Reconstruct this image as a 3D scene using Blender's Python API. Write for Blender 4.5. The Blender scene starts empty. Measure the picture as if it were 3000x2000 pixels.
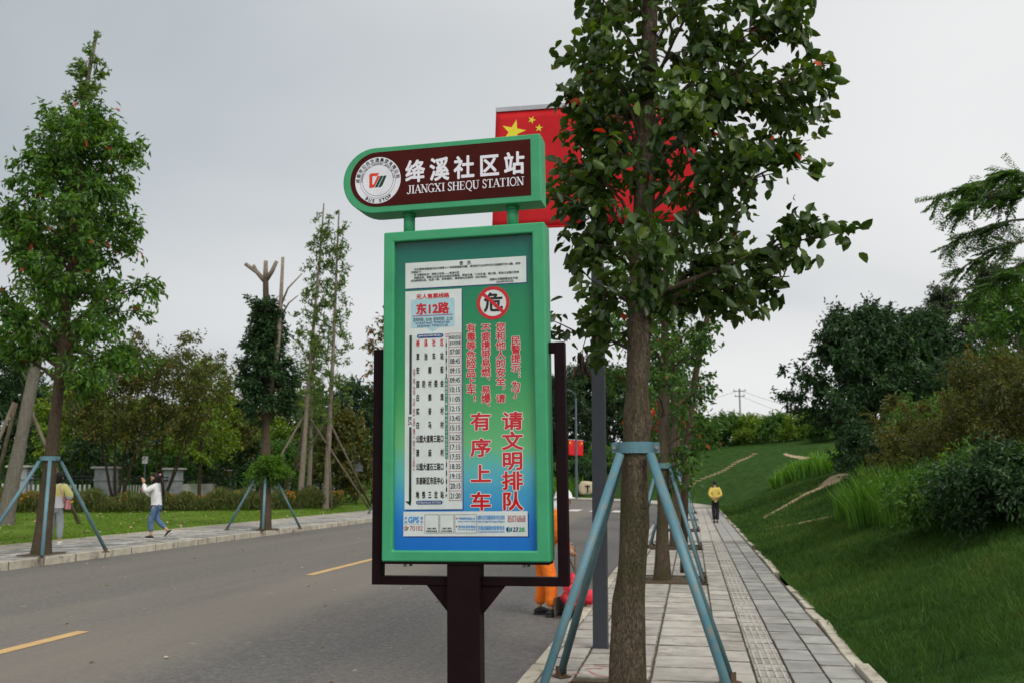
import bpy, bmesh, math, random
import numpy as np
from mathutils import Vector, Matrix

# ------------------------------------------------------------------ camera, sky, sun, exposure
SC = bpy.context.scene
COL = SC.collection
random.seed(7)
RNG = np.random.default_rng(7)
R = math.radians
EYE = 1.7
PITCH, YAW, FPX = R(8.096), R(10.454), 2833.0
cam = bpy.data.cameras.new('camera')
cam.sensor_width = 36.0
cam.lens = 36.0 * FPX / 3000.0
cam.clip_start, cam.clip_end = 0.1, 6000
cam.dof.use_dof = True
cam.dof.focus_distance = 4.1
cam.dof.aperture_fstop = 6.3
camo = bpy.data.objects.new('camera', cam)
COL.objects.link(camo)
camo.location = (0, 0, EYE)
camo.rotation_euler = (R(90) + PITCH, 0, YAW)
SC.camera = camo

SUN_EL, SUN_AZ = R(47), R(132)          # azimuth clockwise from +Y (road direction), towards +X
world = bpy.data.worlds.new('World')
SC.world = world
world.use_nodes = True
wn, wl = world.node_tree.nodes, world.node_tree.links
wn.clear()
wout = wn.new('ShaderNodeOutputWorld')
sky = wn.new('ShaderNodeTexSky')
sky.sky_type = 'NISHITA'
sky.sun_disc = False
sky.sun_elevation, sky.sun_rotation = SUN_EL, SUN_AZ
sky.dust_density = 4.0
bg_sky = wn.new('ShaderNodeBackground'); bg_sky.inputs[1].default_value = 0.08
wl.new(sky.outputs[0], bg_sky.inputs[0])
# the overcast layer: low cloud, lit from behind where the sun stands
tc = wn.new('ShaderNodeTexCoord')
sep = wn.new('ShaderNodeSeparateXYZ'); wl.new(tc.outputs['Generated'], sep.inputs[0])
def wmath(op, a, b=None, clamp=False):
    n = wn.new('ShaderNodeMath'); n.operation = op; n.use_clamp = clamp
    for i, v in enumerate((a, b)):
        if v is None: continue
        if isinstance(v, (int, float)): n.inputs[i].default_value = v
        else: wl.new(v, n.inputs[i])
    return n.outputs[0]
zc = wmath('ADD', wmath('MAXIMUM', sep.outputs[2], 0.0), 0.22)
comb = wn.new('ShaderNodeCombineXYZ')
wl.new(wmath('DIVIDE', sep.outputs[0], zc), comb.inputs[0])
wl.new(wmath('DIVIDE', sep.outputs[1], zc), comb.inputs[1])
cn = wn.new('ShaderNodeTexNoise'); cn.inputs['Scale'].default_value = 0.62
cn.inputs['Detail'].default_value = 5; cn.inputs['Roughness'].default_value = 0.42
cn.inputs['Distortion'].default_value = 0.35
cmap = wn.new('ShaderNodeMapping'); cmap.inputs['Location'].default_value = (3.1, 1.4, 0)
wl.new(comb.outputs[0], cmap.inputs[0]); wl.new(cmap.outputs[0], cn.inputs['Vector'])
sd = (math.sin(SUN_AZ) * math.cos(SUN_EL), math.cos(SUN_AZ) * math.cos(SUN_EL), math.sin(SUN_EL))
dot = wn.new('ShaderNodeVectorMath'); dot.operation = 'DOT_PRODUCT'
nrm = wn.new('ShaderNodeVectorMath'); nrm.operation = 'NORMALIZE'
wl.new(tc.outputs['Generated'], nrm.inputs[0])
wl.new(nrm.outputs[0], dot.inputs[0]); dot.inputs[1].default_value = sd
# brighter towards the sun and towards the horizon, where the cloud is thin
t = wmath('ADD', wmath('MULTIPLY', dot.outputs['Value'], 0.72), 1.22)
t = wmath('SUBTRACT', t, wmath('MULTIPLY', wmath('MINIMUM', wmath('ABSOLUTE', sep.outputs[2]), 0.45), 1.0))
t = wmath('ADD', t, wmath('MULTIPLY', wmath('SUBTRACT', cn.outputs['Fac'], 0.52), 0.85))
t = wmath('MULTIPLY', t, 0.5, True)
cr = wn.new('ShaderNodeValToRGB')
cr.color_ramp.elements[0].color = (0.20, 0.235, 0.255, 1)
cr.color_ramp.elements[1].color = (1.30, 1.30, 1.26, 1)
for pos_, c_ in ((0.20, (0.275, 0.318, 0.345)), (0.30, (0.435, 0.462, 0.482)), (0.40, (0.60, 0.608, 0.612)), (0.48, (0.685, 0.688, 0.685)), (0.62, (0.80, 0.80, 0.79))):
    e = cr.color_ramp.elements.new(pos_); e.color = (*c_, 1)
wl.new(t, cr.inputs[0])
bg_cloud = wn.new('ShaderNodeBackground'); bg_cloud.inputs[1].default_value = 1.0
wl.new(cr.outputs[0], bg_cloud.inputs[0])
wmix = wn.new('ShaderNodeMixShader'); wmix.inputs[0].default_value = 0.93
wl.new(bg_sky.outputs[0], wmix.inputs[1]); wl.new(bg_cloud.outputs[0], wmix.inputs[2])
wl.new(wmix.outputs[0], wout.inputs[0])

sun = bpy.data.lights.new('sun', 'SUN')
sun.energy = 1.5
sun.angle = R(28)
sun.color = (1.0, 0.96, 0.9)
suno = bpy.data.objects.new('sun', sun)
COL.objects.link(suno)
suno.rotation_euler = Vector(sd).to_track_quat('Z', 'Y').to_euler()
suno.location = (0, 0, 30)

vs = SC.view_settings
vs.view_transform = 'Standard'
vs.look = 'None'
vs.exposure = 0.40
vs.gamma = 1.0
vs.use_curve_mapping = False

# ------------------------------------------------------------------ helpers
def heading(D, px):
    """ground position of a point D metres ahead of the camera, in the bearing of photograph column px"""
    xl = (px - 1500.0) / FPX * D * math.cos(PITCH)
    return (xl * math.cos(YAW) - D * math.sin(YAW), xl * math.sin(YAW) + D * math.cos(YAW))

def link(o, parent=None):
    COL.objects.link(o)
    if parent is not None: o.parent = parent
    return o
def tag(o, label=None, cat=None, group=None, kind=None):
    if label: o['label'] = label
    if cat: o['category'] = cat
    if group: o['group'] = group
    if kind: o['kind'] = kind
    return o
def thing(name, label, cat, loc=(0, 0, 0), rot=(0, 0, 0), group=None):
    o = bpy.data.objects.new(name, None)
    o.empty_display_size = 0.2
    link(o)
    o.location = loc; o.rotation_euler = rot
    return tag(o, label, cat, group)

class B:
    """collects simple shapes and links them as one mesh object"""
    def __init__(s): s.v, s.f = [], []
    def box(s, c, d, rot=None, taper=1.0):
        n = len(s.v)
        hx, hy, hz = d[0] / 2, d[1] / 2, d[2] / 2
        pts = [(-hx, -hy, -hz), (hx, -hy, -hz), (hx, hy, -hz), (-hx, hy, -hz),
               (-hx * taper, -hy * taper, hz), (hx * taper, -hy * taper, hz), (hx * taper, hy * taper, hz), (-hx * taper, hy * taper, hz)]
        for p in pts:
            p = Vector(p)
            if rot is not None: p = rot @ p
            s.v.append((p[0] + c[0], p[1] + c[1], p[2] + c[2]))
        s.f += [tuple(n + i for i in q) for q in ((0, 3, 2, 1), (4, 5, 6, 7), (0, 1, 5, 4), (1, 2, 6, 5), (2, 3, 7, 6), (3, 0, 4, 7))]
        return s
    def tube(s, pts, rad, n=8, caps=True, sx=1.0):
        pts = [Vector(p) for p in pts]
        if isinstance(rad, (int, float)): rad = [rad] * len(pts)
        rings = []
        up = Vector((0.02, 1, 0.03))
        for i, p in enumerate(pts):
            d = (pts[min(i + 1, len(pts) - 1)] - pts[max(i - 1, 0)]).normalized()
            a = up - d * up.dot(d)
            if a.length < 1e-3: a = Vector((1, 0, 0)) - d * d.x
            a.normalize(); b = d.cross(a)
            rings.append(len(s.v))
            for k in range(n):
                an = 2 * math.pi * k / n
                q = p + (a * math.cos(an) + b * math.sin(an) * sx) * rad[i]
                s.v.append(tuple(q))
        for i in range(len(pts) - 1):
            for k in range(n):
                a0, a1 = rings[i] + k, rings[i] + (k + 1) % n
                b0, b1 = rings[i + 1] + k, rings[i + 1] + (k + 1) % n
                s.f.append((a0, a1, b1, b0))
        if caps:
            s.f.append(tuple(rings[0] + k for k in reversed(range(n))))
            s.f.append(tuple(rings[-1] + k for k in range(n)))
        return s
    def prism(s, poly, y0, y1, flip=False):
        """polygon in x,z extruded along y"""
        n, m = len(s.v), len(poly)
        for y in (y0, y1):
            for x, z in poly: s.v.append((x, y, z))
        s.f.append(tuple(n + i for i in range(m)))
        s.f.append(tuple(n + m + i for i in reversed(range(m))))
        for i in range(m):
            j = (i + 1) % m
            s.f.append((n + i, n + m + i, n + m + j, n + j))
        return s
    def ball(s, c, r, nu=10, nv=7, fn=None):
        n = len(s.v)
        for j in range(nv + 1):
            th = math.pi * j / nv
            for i in range(nu):
                ph = 2 * math.pi * i / nu
                p = Vector((math.sin(th) * math.cos(ph), math.sin(th) * math.sin(ph), math.cos(th)))
                if fn: p = fn(p)
                s.v.append((c[0] + p[0] * r[0], c[1] + p[1] * r[1], c[2] + p[2] * r[2]))
        for j in range(nv):
            for i in range(nu):
                k = (i + 1) % nu
                s.f.append((n + j * nu + i, n + (j + 1) * nu + i, n + (j + 1) * nu + k, n + j * nu + k))
        return s
    def obj(s, name, mat, parent=None, smooth=False, bevel=0, loc=None, segs=2):
        me = bpy.data.meshes.new(name)
        me.from_pydata(s.v, [], s.f)
        me.validate()
        bm = bmesh.new(); bm.from_mesh(me)
        bmesh.ops.recalc_face_normals(bm, faces=bm.faces); bm.to_mesh(me); bm.free()
        me.materials.append(mat)
        if smooth:
            me.polygons.foreach_set('use_smooth', [True] * len(me.polygons))
        o = link(bpy.data.objects.new(name, me), parent)
        if loc is not None: o.location = loc
        if bevel:
            m = o.modifiers.new('bevel', 'BEVEL'); m.width = bevel; m.segments = segs; m.limit_method = 'ANGLE'; m.angle_limit = R(40)
            m.harden_normals = False
        return o

def np_mesh(name, V, F, mat, parent=None, rnd=None, smooth=False):
    """V (n,3), F (m,k) arrays -> mesh object; rnd is a value per face"""
    V = np.asarray(V, np.float32); F = np.asarray(F, np.int32)
    me = bpy.data.meshes.new(name)
    m, k = F.shape
    me.vertices.add(len(V)); me.vertices.foreach_set('co', V.ravel())
    me.loops.add(m * k); me.loops.foreach_set('vertex_index', F.ravel())
    me.polygons.add(m); me.polygons.foreach_set('loop_start', np.arange(0, m * k, k, dtype=np.int32))
    if rnd is not None:
        a = me.attributes.new('rnd', 'FLOAT', 'FACE'); a.data.foreach_set('value', np.asarray(rnd, np.float32))
    me.update(calc_edges=True)
    me.polygons.foreach_set('use_smooth', np.full(m, smooth))
    me.materials.append(mat)
    return link(bpy.data.objects.new(name, me), parent)

# ------------------------------------------------------------------ materials
def srgb(r, g, b):
    f = lambda c: (c / 255 / 12.92) if c / 255 <= 0.04045 else ((c / 255 + 0.055) / 1.055) ** 2.4
    return (f(r), f(g), f(b))
def newmat(name):
    m = bpy.data.materials.new(name); m.use_nodes = True
    nt = m.node_tree
    return m, nt.nodes, nt.links, nt.nodes['Principled BSDF']
def ramp(n, stops):
    r = n.new('ShaderNodeValToRGB')
    el = r.color_ramp.elements
    while len(el) > 1: el.remove(el[-1])
    el[0].position = stops[0][0]; el[0].color = (*stops[0][1], 1)
    for p, c in stops[1:]:
        q = el.new(p); q.color = (*c, 1)
    return r
def mottled(name, c1, c2, scale=5, rough=0.8, bump=0.0, bscale=None, stretch=(1, 1, 1), detail=6, coord='Object', metal=0, spec=0.2, mid=None, objrnd=0.0, contrast=(0.3, 0.7), dist=0.02, dirt=None, edge=None):
    m, n, l, p = newmat(name)
    tc = n.new('ShaderNodeTexCoord'); mp = n.new('ShaderNodeMapping'); mp.inputs['Scale'].default_value = stretch
    l.new(tc.outputs[coord], mp.inputs[0])
    vec = mp.outputs[0]
    if objrnd:
        oi = n.new('ShaderNodeObjectInfo')
        ad = n.new('ShaderNodeVectorMath'); ad.operation = 'ADD'
        sc = n.new('ShaderNodeVectorMath'); sc.operation = 'SCALE'; sc.inputs[0].default_value = (17, 31, 13)
        l.new(oi.outputs['Random'], sc.inputs['Scale']); l.new(vec, ad.inputs[0]); l.new(sc.outputs[0], ad.inputs[1])
        vec = ad.outputs[0]
    tx = n.new('ShaderNodeTexNoise'); tx.inputs['Scale'].default_value = scale; tx.inputs['Detail'].default_value = detail
    tx.inputs['Roughness'].default_value = 0.6
    l.new(vec, tx.inputs['Vector'])
    st = [(contrast[0], c1), (contrast[1], c2)]
    if mid: st.insert(1, (sum(contrast) / 2, mid))
    cr = ramp(n, st); l.new(tx.outputs['Fac'], cr.inputs[0])
    col = cr.outputs[0]
    if dirt:
        dn = n.new('ShaderNodeTexNoise'); dn.inputs['Scale'].default_value = dirt[1]; dn.inputs['Detail'].default_value = 8; dn.inputs['Roughness'].default_value = 0.7
        l.new(vec, dn.inputs['Vector'])
        dr = n.new('ShaderNodeMapRange'); dr.inputs[1].default_value = dirt[2]; dr.inputs[2].default_value = dirt[2] + 0.16
        l.new(dn.outputs['Fac'], dr.inputs[0])
        mx = n.new('ShaderNodeMix'); mx.data_type = 'RGBA'
        l.new(dr.outputs[0], mx.inputs[0]); l.new(col, mx.inputs[6]); mx.inputs[7].default_value = (*dirt[0], 1)
        col = mx.outputs[2]
    if edge:                                       # dirt gathered along the joints
        sg = n.new('ShaderNodeSeparateXYZ'); l.new(tc.outputs['Generated'], sg.inputs[0])
        en = n.new('ShaderNodeTexNoise'); en.inputs['Scale'].default_value = 7; en.inputs['Detail'].default_value = 6; l.new(vec, en.inputs['Vector'])
        prev = None
        for ax, wd in ((0, edge[1]), (1, edge[2])):
            a1 = n.new('ShaderNodeMath'); a1.operation = 'SUBTRACT'; l.new(sg.outputs[ax], a1.inputs[0]); a1.inputs[1].default_value = 0.5
            a2 = n.new('ShaderNodeMath'); a2.operation = 'ABSOLUTE'; l.new(a1.outputs[0], a2.inputs[0])
            a3 = n.new('ShaderNodeMapRange'); a3.inputs[1].default_value = 0.5 - wd; a3.inputs[2].default_value = 0.5 - wd * .25; l.new(a2.outputs[0], a3.inputs[0])
            if prev is None: prev = a3.outputs[0]
            else:
                mxx = n.new('ShaderNodeMath'); mxx.operation = 'MAXIMUM'; l.new(prev, mxx.inputs[0]); l.new(a3.outputs[0], mxx.inputs[1]); prev = mxx.outputs[0]
        em = n.new('ShaderNodeMath'); em.operation = 'MULTIPLY'; em.use_clamp = True; l.new(prev, em.inputs[0])
        e2 = n.new('ShaderNodeMapRange'); e2.inputs[1].default_value = .25; e2.inputs[2].default_value = .6; l.new(en.outputs['Fac'], e2.inputs[0]); l.new(e2.outputs[0], em.inputs[1])
        mxe = n.new('ShaderNodeMix'); mxe.data_type = 'RGBA'; l.new(em.outputs[0], mxe.inputs[0]); l.new(col, mxe.inputs[6]); mxe.inputs[7].default_value = (*edge[0], 1)
        col = mxe.outputs[2]
    if objrnd:
        hv = n.new('ShaderNodeHueSaturation')
        mr = n.new('ShaderNodeMapRange'); mr.inputs[3].default_value = 1 - objrnd; mr.inputs[4].default_value = 1 + objrnd
        l.new(oi.outputs['Random'], mr.inputs[0]); l.new(mr.outputs[0], hv.inputs['Value']); l.new(col, hv.inputs['Color'])
        col = hv.outputs[0]
    l.new(col, p.inputs['Base Color'])
    p.inputs['Roughness'].default_value = rough; p.inputs['Metallic'].default_value = metal
    p.inputs['Specular IOR Level'].default_value = spec
    if bump:
        t2 = n.new('ShaderNodeTexNoise'); t2.inputs['Scale'].default_value = bscale or scale * 4; t2.inputs['Detail'].default_value = 8
        l.new(vec, t2.inputs['Vector'])
        bp = n.new('ShaderNodeBump'); bp.inputs['Strength'].default_value = bump; bp.inputs['Distance'].default_value = dist
        l.new(t2.outputs['Fac'], bp.inputs['Height']); l.new(bp.outputs[0], p.inputs['Normal'])
    return m
def plain(name, c, rough=0.6, spec=0.3, metal=0, coat=0):
    """even colour with a fine procedural wear so that it is never perfectly flat"""
    k = [min(1, x * 0.9) for x in c]; j = [min(1, x * 1.07 + 0.002) for x in c]
    m = mottled(name, tuple(k), tuple(j), scale=9, rough=rough, spec=spec, metal=metal)
    if coat:
        p = m.node_tree.nodes['Principled BSDF']; p.inputs['Coat Weight'].default_value = coat; p.inputs['Coat Roughness'].default_value = 0.15
    return m
def ink(name, c):
    m, n, l, p = newmat(name)
    tx = n.new('ShaderNodeTexNoise'); tx.inputs['Scale'].default_value = 30
    cr = ramp(n, [(0.3, tuple(x * 0.93 for x in c)), (0.7, tuple(min(1, x * 1.04) for x in c))])
    l.new(tx.outputs['Fac'], cr.inputs[0]); l.new(cr.outputs[0], p.inputs['Base Color'])
    p.inputs['Roughness'].default_value = 0.6; p.inputs['Specular IOR Level'].default_value = 0.1
    return m
def leafmat(name, stops, trans=0.35, rough=0.45, spec=0.35):
    m, n, l, p = newmat(name)
    at = n.new('ShaderNodeAttribute'); at.attribute_name = 'rnd'
    cr = ramp(n, stops); l.new(at.outputs['Fac'], cr.inputs[0])
    l.new(cr.outputs[0], p.inputs['Base Color'])
    p.inputs['Roughness'].default_value = rough; p.inputs['Specular IOR Level'].default_value = spec
    tr = n.new('ShaderNodeBsdfTranslucent')
    hv = n.new('ShaderNodeHueSaturation'); hv.inputs['Saturation'].default_value = 1.15; hv.inputs['Value'].default_value = 1.35
    hv.inputs['Hue'].default_value = 0.48
    l.new(cr.outputs[0], hv.inputs['Color']); l.new(hv.outputs[0], tr.inputs[0])
    mx = n.new('ShaderNodeMixShader'); mx.inputs[0].default_value = trans
    l.new(p.outputs[0], mx.inputs[1]); l.new(tr.outputs[0], mx.inputs[2])
    l.new(mx.outputs[0], n['Material Output'].inputs[0])
    return m
def barkmat(name, c1, c2, moss=None, scale=7):
    m, n, l, p = newmat(name)
    tc = n.new('ShaderNodeTexCoord'); mp = n.new('ShaderNodeMapping'); mp.inputs['Scale'].default_value = (3.6, 3.6, 1.0)
    l.new(tc.outputs['Object'], mp.inputs[0])
    vo = n.new('ShaderNodeTexVoronoi'); vo.inputs['Scale'].default_value = scale * 2.6; vo.feature = 'DISTANCE_TO_EDGE'
    nz = n.new('ShaderNodeTexNoise'); nz.inputs['Scale'].default_value = scale; nz.inputs['Detail'].default_value = 9; nz.inputs['Roughness'].default_value = 0.7
    mixv = n.new('ShaderNodeMix'); mixv.data_type = 'VECTOR'; mixv.inputs[0].default_value = 0.22
    l.new(mp.outputs[0], nz.inputs['Vector']); l.new(mp.outputs[0], mixv.inputs[4]); l.new(nz.outputs['Color'], mixv.inputs[5])
    l.new(mixv.outputs[1], vo.inputs['Vector'])
    mr = n.new('ShaderNodeMapRange'); mr.inputs[2].default_value = 0.10; mr.inputs[3].default_value = 0.35; l.new(vo.outputs['Distance'], mr.inputs[0])
    ml = n.new('ShaderNodeMath'); ml.operation = 'MULTIPLY'; l.new(mr.outputs[0], ml.inputs[0]); l.new(nz.outputs['Fac'], ml.inputs[1])
    cr = ramp(n, [(0.1, c1), (0.62, c2)]); l.new(ml.outputs[0], cr.inputs[0])
    col = cr.outputs[0]
    if moss:
        n2 = n.new('ShaderNodeTexNoise'); n2.inputs['Scale'].default_value = 2.4; n2.inputs['Detail'].default_value = 6
        l.new(tc.outputs['Object'], n2.inputs['Vector'])
        r2 = n.new('ShaderNodeMapRange'); r2.inputs[1].default_value = 0.44; r2.inputs[2].default_value = 0.66; r2.inputs[4].default_value = 0.75
        l.new(n2.outputs['Fac'], r2.inputs[0])
        mx = n.new('ShaderNodeMix'); mx.data_type = 'RGBA'
        l.new(r2.outputs[0], mx.inputs[0]); l.new(col, mx.inputs[6]); mx.inputs[7].default_value = (*moss, 1)
        col = mx.outputs[2]
    l.new(col, p.inputs['Base Color']); p.inputs['Roughness'].default_value = 0.92; p.inputs['Specular IOR Level'].default_value = 0.15
    bp = n.new('ShaderNodeBump'); bp.inputs['Strength'].default_value = 0.9; bp.inputs['Distance'].default_value = 0.012
    l.new(ml.outputs[0], bp.inputs['Height']); l.new(bp.outputs[0], p.inputs['Normal'])
    return m

M = {}
def asphalt():
    m, n, l, p = newmat('asphalt')
    tc = n.new('ShaderNodeTexCoord')
    def noise(scale, st=(1, 1, 1), det=6, rough=0.6):
        mp = n.new('ShaderNodeMapping'); mp.inputs['Scale'].default_value = st
        l.new(tc.outputs['Object'], mp.inputs[0])
        t = n.new('ShaderNodeTexNoise'); t.inputs['Scale'].default_value = scale; t.inputs['Detail'].default_value = det; t.inputs['Roughness'].default_value = rough
        l.new(mp.outputs[0], t.inputs['Vector']); return t.outputs['Fac']
    fa, fb = noise(85, det=3, rough=0.8), noise(17, (1, .7, 1), 8, 0.75)
    fm = n.new('ShaderNodeMath'); fm.operation = 'MULTIPLY_ADD'; fm.inputs[1].default_value = 0.55; l.new(fa, fm.inputs[0])
    fh = n.new('ShaderNodeMath'); fh.operation = 'MULTIPLY'; fh.inputs[1].default_value = 0.45; l.new(fb, fh.inputs[0]); l.new(fh.outputs[0], fm.inputs[2])
    fine = fm.outputs[0]
    cr = ramp(n, [(0.36, (0.05, 0.05, 0.052)), (0.52, (0.108, 0.106, 0.105)), (0.68, (0.26, 0.25, 0.24))]); l.new(fine, cr.inputs[0])
    # tyre-worn dust carried along the road
    d = noise(1.0, (0.75, 0.05, 1), 6, 0.62)
    mr = n.new('ShaderNodeMapRange'); mr.inputs[1].default_value = 0.42; mr.inputs[2].default_value = 0.66; mr.inputs[4].default_value = 0.62
    l.new(d, mr.inputs[0])
    # dust lies thickest where tyres do not run, beside the centre line, and thins towards the stop
    sx = n.new('ShaderNodeSeparateXYZ'); l.new(tc.outputs['Object'], sx.inputs[0])
    wob = n.new('ShaderNodeMath'); wob.operation = 'MULTIPLY_ADD'; wob.inputs[1].default_value = 1.6; l.new(d, wob.inputs[0]); l.new(sx.outputs[0], wob.inputs[2])
    lane = n.new('ShaderNodeMapRange'); lane.inputs[1].default_value = -13.0; lane.inputs[2].default_value = 0.0; l.new(wob.outputs[0], lane.inputs[0])
    lr_ = ramp(n, [(0.0, (.1,) * 3), (0.22, (.42,) * 3), (0.42, (.36,) * 3), (0.58, (.62,) * 3), (0.655, (.55,) * 3), (0.70, (.10,) * 3), (1.0, (.04,) * 3)]); l.new(lane.outputs[0], lr_.inputs[0])
    sc_ = n.new('ShaderNodeMath'); sc_.operation = 'MULTIPLY_ADD'; sc_.inputs[1].default_value = 0.45; l.new(mr.outputs[0], sc_.inputs[0]); l.new(lr_.outputs[0], sc_.inputs[2])
    ml = n.new('ShaderNodeMath'); ml.operation = 'MULTIPLY'; ml.use_clamp = True; l.new(sc_.outputs[0], ml.inputs[0]); ml.inputs[1].default_value = 0.85
    mx = n.new('ShaderNodeMix'); mx.data_type = 'RGBA'; l.new(ml.outputs[0], mx.inputs[0]); l.new(cr.outputs[0], mx.inputs[6]); mx.inputs[7].default_value = (0.205, 0.182, 0.153, 1)
    # scattered pale spots
    sp = noise(7.5, (1, 0.6, 1), 3, 0.5)
    m2 = n.new('ShaderNodeMapRange'); m2.inputs[1].default_value = 0.73; m2.inputs[2].default_value = 0.77; m2.inputs[4].default_value = 0.55; l.new(sp, m2.inputs[0])
    mx2 = n.new('ShaderNodeMix'); mx2.data_type = 'RGBA'; l.new(m2.outputs[0], mx2.inputs[0]); l.new(mx.outputs[2], mx2.inputs[6]); mx2.inputs[7].default_value = (0.36, 0.31, 0.25, 1)
    l.new(mx2.outputs[2], p.inputs['Base Color'])
    p.inputs['Roughness'].default_value = 0.9; p.inputs['Specular IOR Level'].default_value = 0.08
    bp = n.new('ShaderNodeBump'); bp.inputs['Strength'].default_value = 0.5; bp.inputs['Distance'].default_value = 0.006
    l.new(fine, bp.inputs['Height']); l.new(bp.outputs[0], p.inputs['Normal'])
    return m
M['asphalt'] = asphalt()
M['paver'] = mottled('concrete_paver', (0.25, 0.235, 0.205), (0.41, 0.385, 0.345), 3.2, 0.9, 0.25, 40, objrnd=0.17, edge=((.085, .075, .055), .03, .055), dirt=((0.16, 0.145, 0.12), 2.5, 0.55), dist=0.004)
M['paver_grey'] = mottled('grey_paver', (0.21, 0.207, 0.195), (0.33, 0.325, 0.305), 3.2, 0.9, 0.25, 40, objrnd=0.17, edge=((.085, .075, .055), .03, .055), dirt=((0.14, 0.13, 0.11), 2.5, 0.56), dist=0.004)
M['paver_pale'] = mottled('pale_paver', (0.24, 0.235, 0.22), (0.40, 0.39, 0.365), 2.2, 0.9, 0.2, 40, objrnd=0.24, spec=.1, edge=((.06, .056, .045), .06, .06), dirt=((0.09, 0.085, 0.075), 1.6, 0.53), dist=0.004)
M['kerb'] = mottled('kerb_stone', (0.32, 0.29, 0.23), (0.52, 0.48, 0.39), 4, 0.9, 0.3, 60, objrnd=0.12, edge=((.07, .06, .04), .0, .018), dirt=((0.12, 0.10, 0.07), 3.5, 0.54), dist=0.005)
M['joint'] = mottled('joint_sand', (0.045, 0.04, 0.03), (0.10, 0.088, 0.06), 9, 0.95, 0.3)
M['soil'] = mottled('soil', (0.045, 0.036, 0.024), (0.11, 0.085, 0.055), 14, 0.95, 0.8, 40)
M['dirt'] = mottled('dirt_path', (0.26, 0.185, 0.11), (0.42, 0.32, 0.20), 3, 0.95, 0.6, 20)
M['grass_ground'] = mottled('grass_ground', (0.018, 0.040, 0.010), (0.045, 0.088, 0.020), 1.6, 0.95, 0.7, 30, mid=(0.028, 0.062, 0.013), spec=0.02, dirt=((0.085, 0.072, 0.036), 0.55, 0.68))
M['lawn_ground'] = mottled('lawn_ground', (0.055, 0.105, 0.016), (0.13, 0.20, 0.032), 0.8, 0.95, 0.7, 25, mid=(0.088, 0.15, 0.023), spec=0.02, dirt=((0.10, 0.125, 0.03), 0.5, 0.6))
M['yellow_line'] = mottled('worn_yellow_paint', (0.44, 0.28, 0.115), (0.54, 0.37, 0.17), 5, 0.7, dirt=((0.3, 0.24, 0.16), 6, 0.66))
M['white_line'] = mottled('worn_white_paint', (0.45, 0.45, 0.43), (0.62, 0.62, 0.6), 5, 0.7)
M['sign_green'] = plain('sign_green_paint', (0.045, 0.315, 0.145), 0.45, 0.3, coat=0.0)
M['sign_brown'] = mottled('header_brown_film', (0.046, 0.0075, 0.006), (0.066, 0.011, 0.0085), 5, 0.4, spec=0.05, bump=0.05, bscale=25)
M['sign_dark'] = plain('dark_brown_steel', (0.012, 0.0045, 0.006), 0.5, 0.06)
M['bolt'] = plain('zinc_bolt', (0.30, 0.29, 0.26), 0.45, 0.5, metal=0.8)
M['sheet'] = plain('white_print', (0.72, 0.73, 0.73), 0.5, 0.1)
M['halo'] = ink('print_white_outline', (0.78, 0.74, 0.72))
M['title'] = ink('title_white', (0.75, 0.74, 0.80))
M['disc'] = plain('emblem_white', (0.70, 0.71, 0.76), 0.5)
M['black'] = ink('print_black', (0.012, 0.012, 0.013))
M['red'] = ink('print_red', (0.60, 0.012, 0.022))
M['darkred'] = ink('print_dark_red', (0.42, 0.012, 0.03))
M['logored'] = ink('print_logo_red', (0.66, 0.055, 0.022))
M['logogreen'] = ink('print_logo_green', (0.010, 0.055, 0.045))
M['navy'] = ink('print_navy', (0.018, 0.018, 0.20))
M['blue'] = ink('print_blue', (0.085, 0.32, 0.72))
M['paleblue'] = ink('print_pale_blue', (0.42, 0.62, 0.70))
M['green'] = ink('print_green', (0.012, 0.21, 0.14))
M['hotgreen'] = ink('print_bright_green', (0.03, 0.36, 0.14))
M['darkgreen'] = ink('print_dark_green', (0.012, 0.04, 0.03))
M['trough'] = ink('print_purple', (0.40, 0.02, 0.16))

def panel_print():
    m, n, l, p = newmat('printed_panel')
    tc = n.new('ShaderNodeTexCoord'); sp = n.new('ShaderNodeSeparateXYZ'); l.new(tc.outputs['Object'], sp.inputs[0])
    nz = n.new('ShaderNodeTexNoise'); nz.inputs['Scale'].default_value = 2.6; nz.inputs['Detail'].default_value = 3; nz.inputs['Distortion'].default_value = 1.2
    l.new(tc.outputs['Object'], nz.inputs['Vector'])
    mr = n.new('ShaderNodeMapRange'); mr.inputs[1].default_value = 1.41; mr.inputs[2].default_value = 2.725; l.new(sp.outputs[2], mr.inputs[0])
    ma = n.new('ShaderNodeMath'); ma.operation = 'MULTIPLY_ADD'; ma.inputs[1].default_value = 0.10; l.new(nz.outputs['Fac'], ma.inputs[0]); l.new(mr.outputs[0], ma.inputs[2])
    sb = n.new('ShaderNodeMath'); sb.operation = 'SUBTRACT'; sb.inputs[1].default_value = 0.05; l.new(ma.outputs[0], sb.inputs[0])
    c = ramp(n, [(0.0, (0.012, 0.15, 0.56)), (0.09, (0.022, 0.20, 0.62)), (0.17, (0.07, 0.34, 0.60)), (0.25, (0.10, 0.44, 0.45)), (0.32, (0.14, 0.46, 0.20)),
                 (0.42, (0.075, 0.38, 0.13)), (0.55, (0.020, 0.29, 0.105)), (0.75, (0.010, 0.24, 0.10)), (0.90, (0.004, 0.17, 0.11)), (1.0, (0.004, 0.13, 0.115))])
    l.new(sb.outputs[0], c.inputs[0]); l.new(c.outputs[0], p.inputs['Base Color'])
    p.inputs['Roughness'].default_value = 0.6; p.inputs['Specular IOR Level'].default_value = 0.1
    return m
M['panel'] = panel_print()
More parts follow.
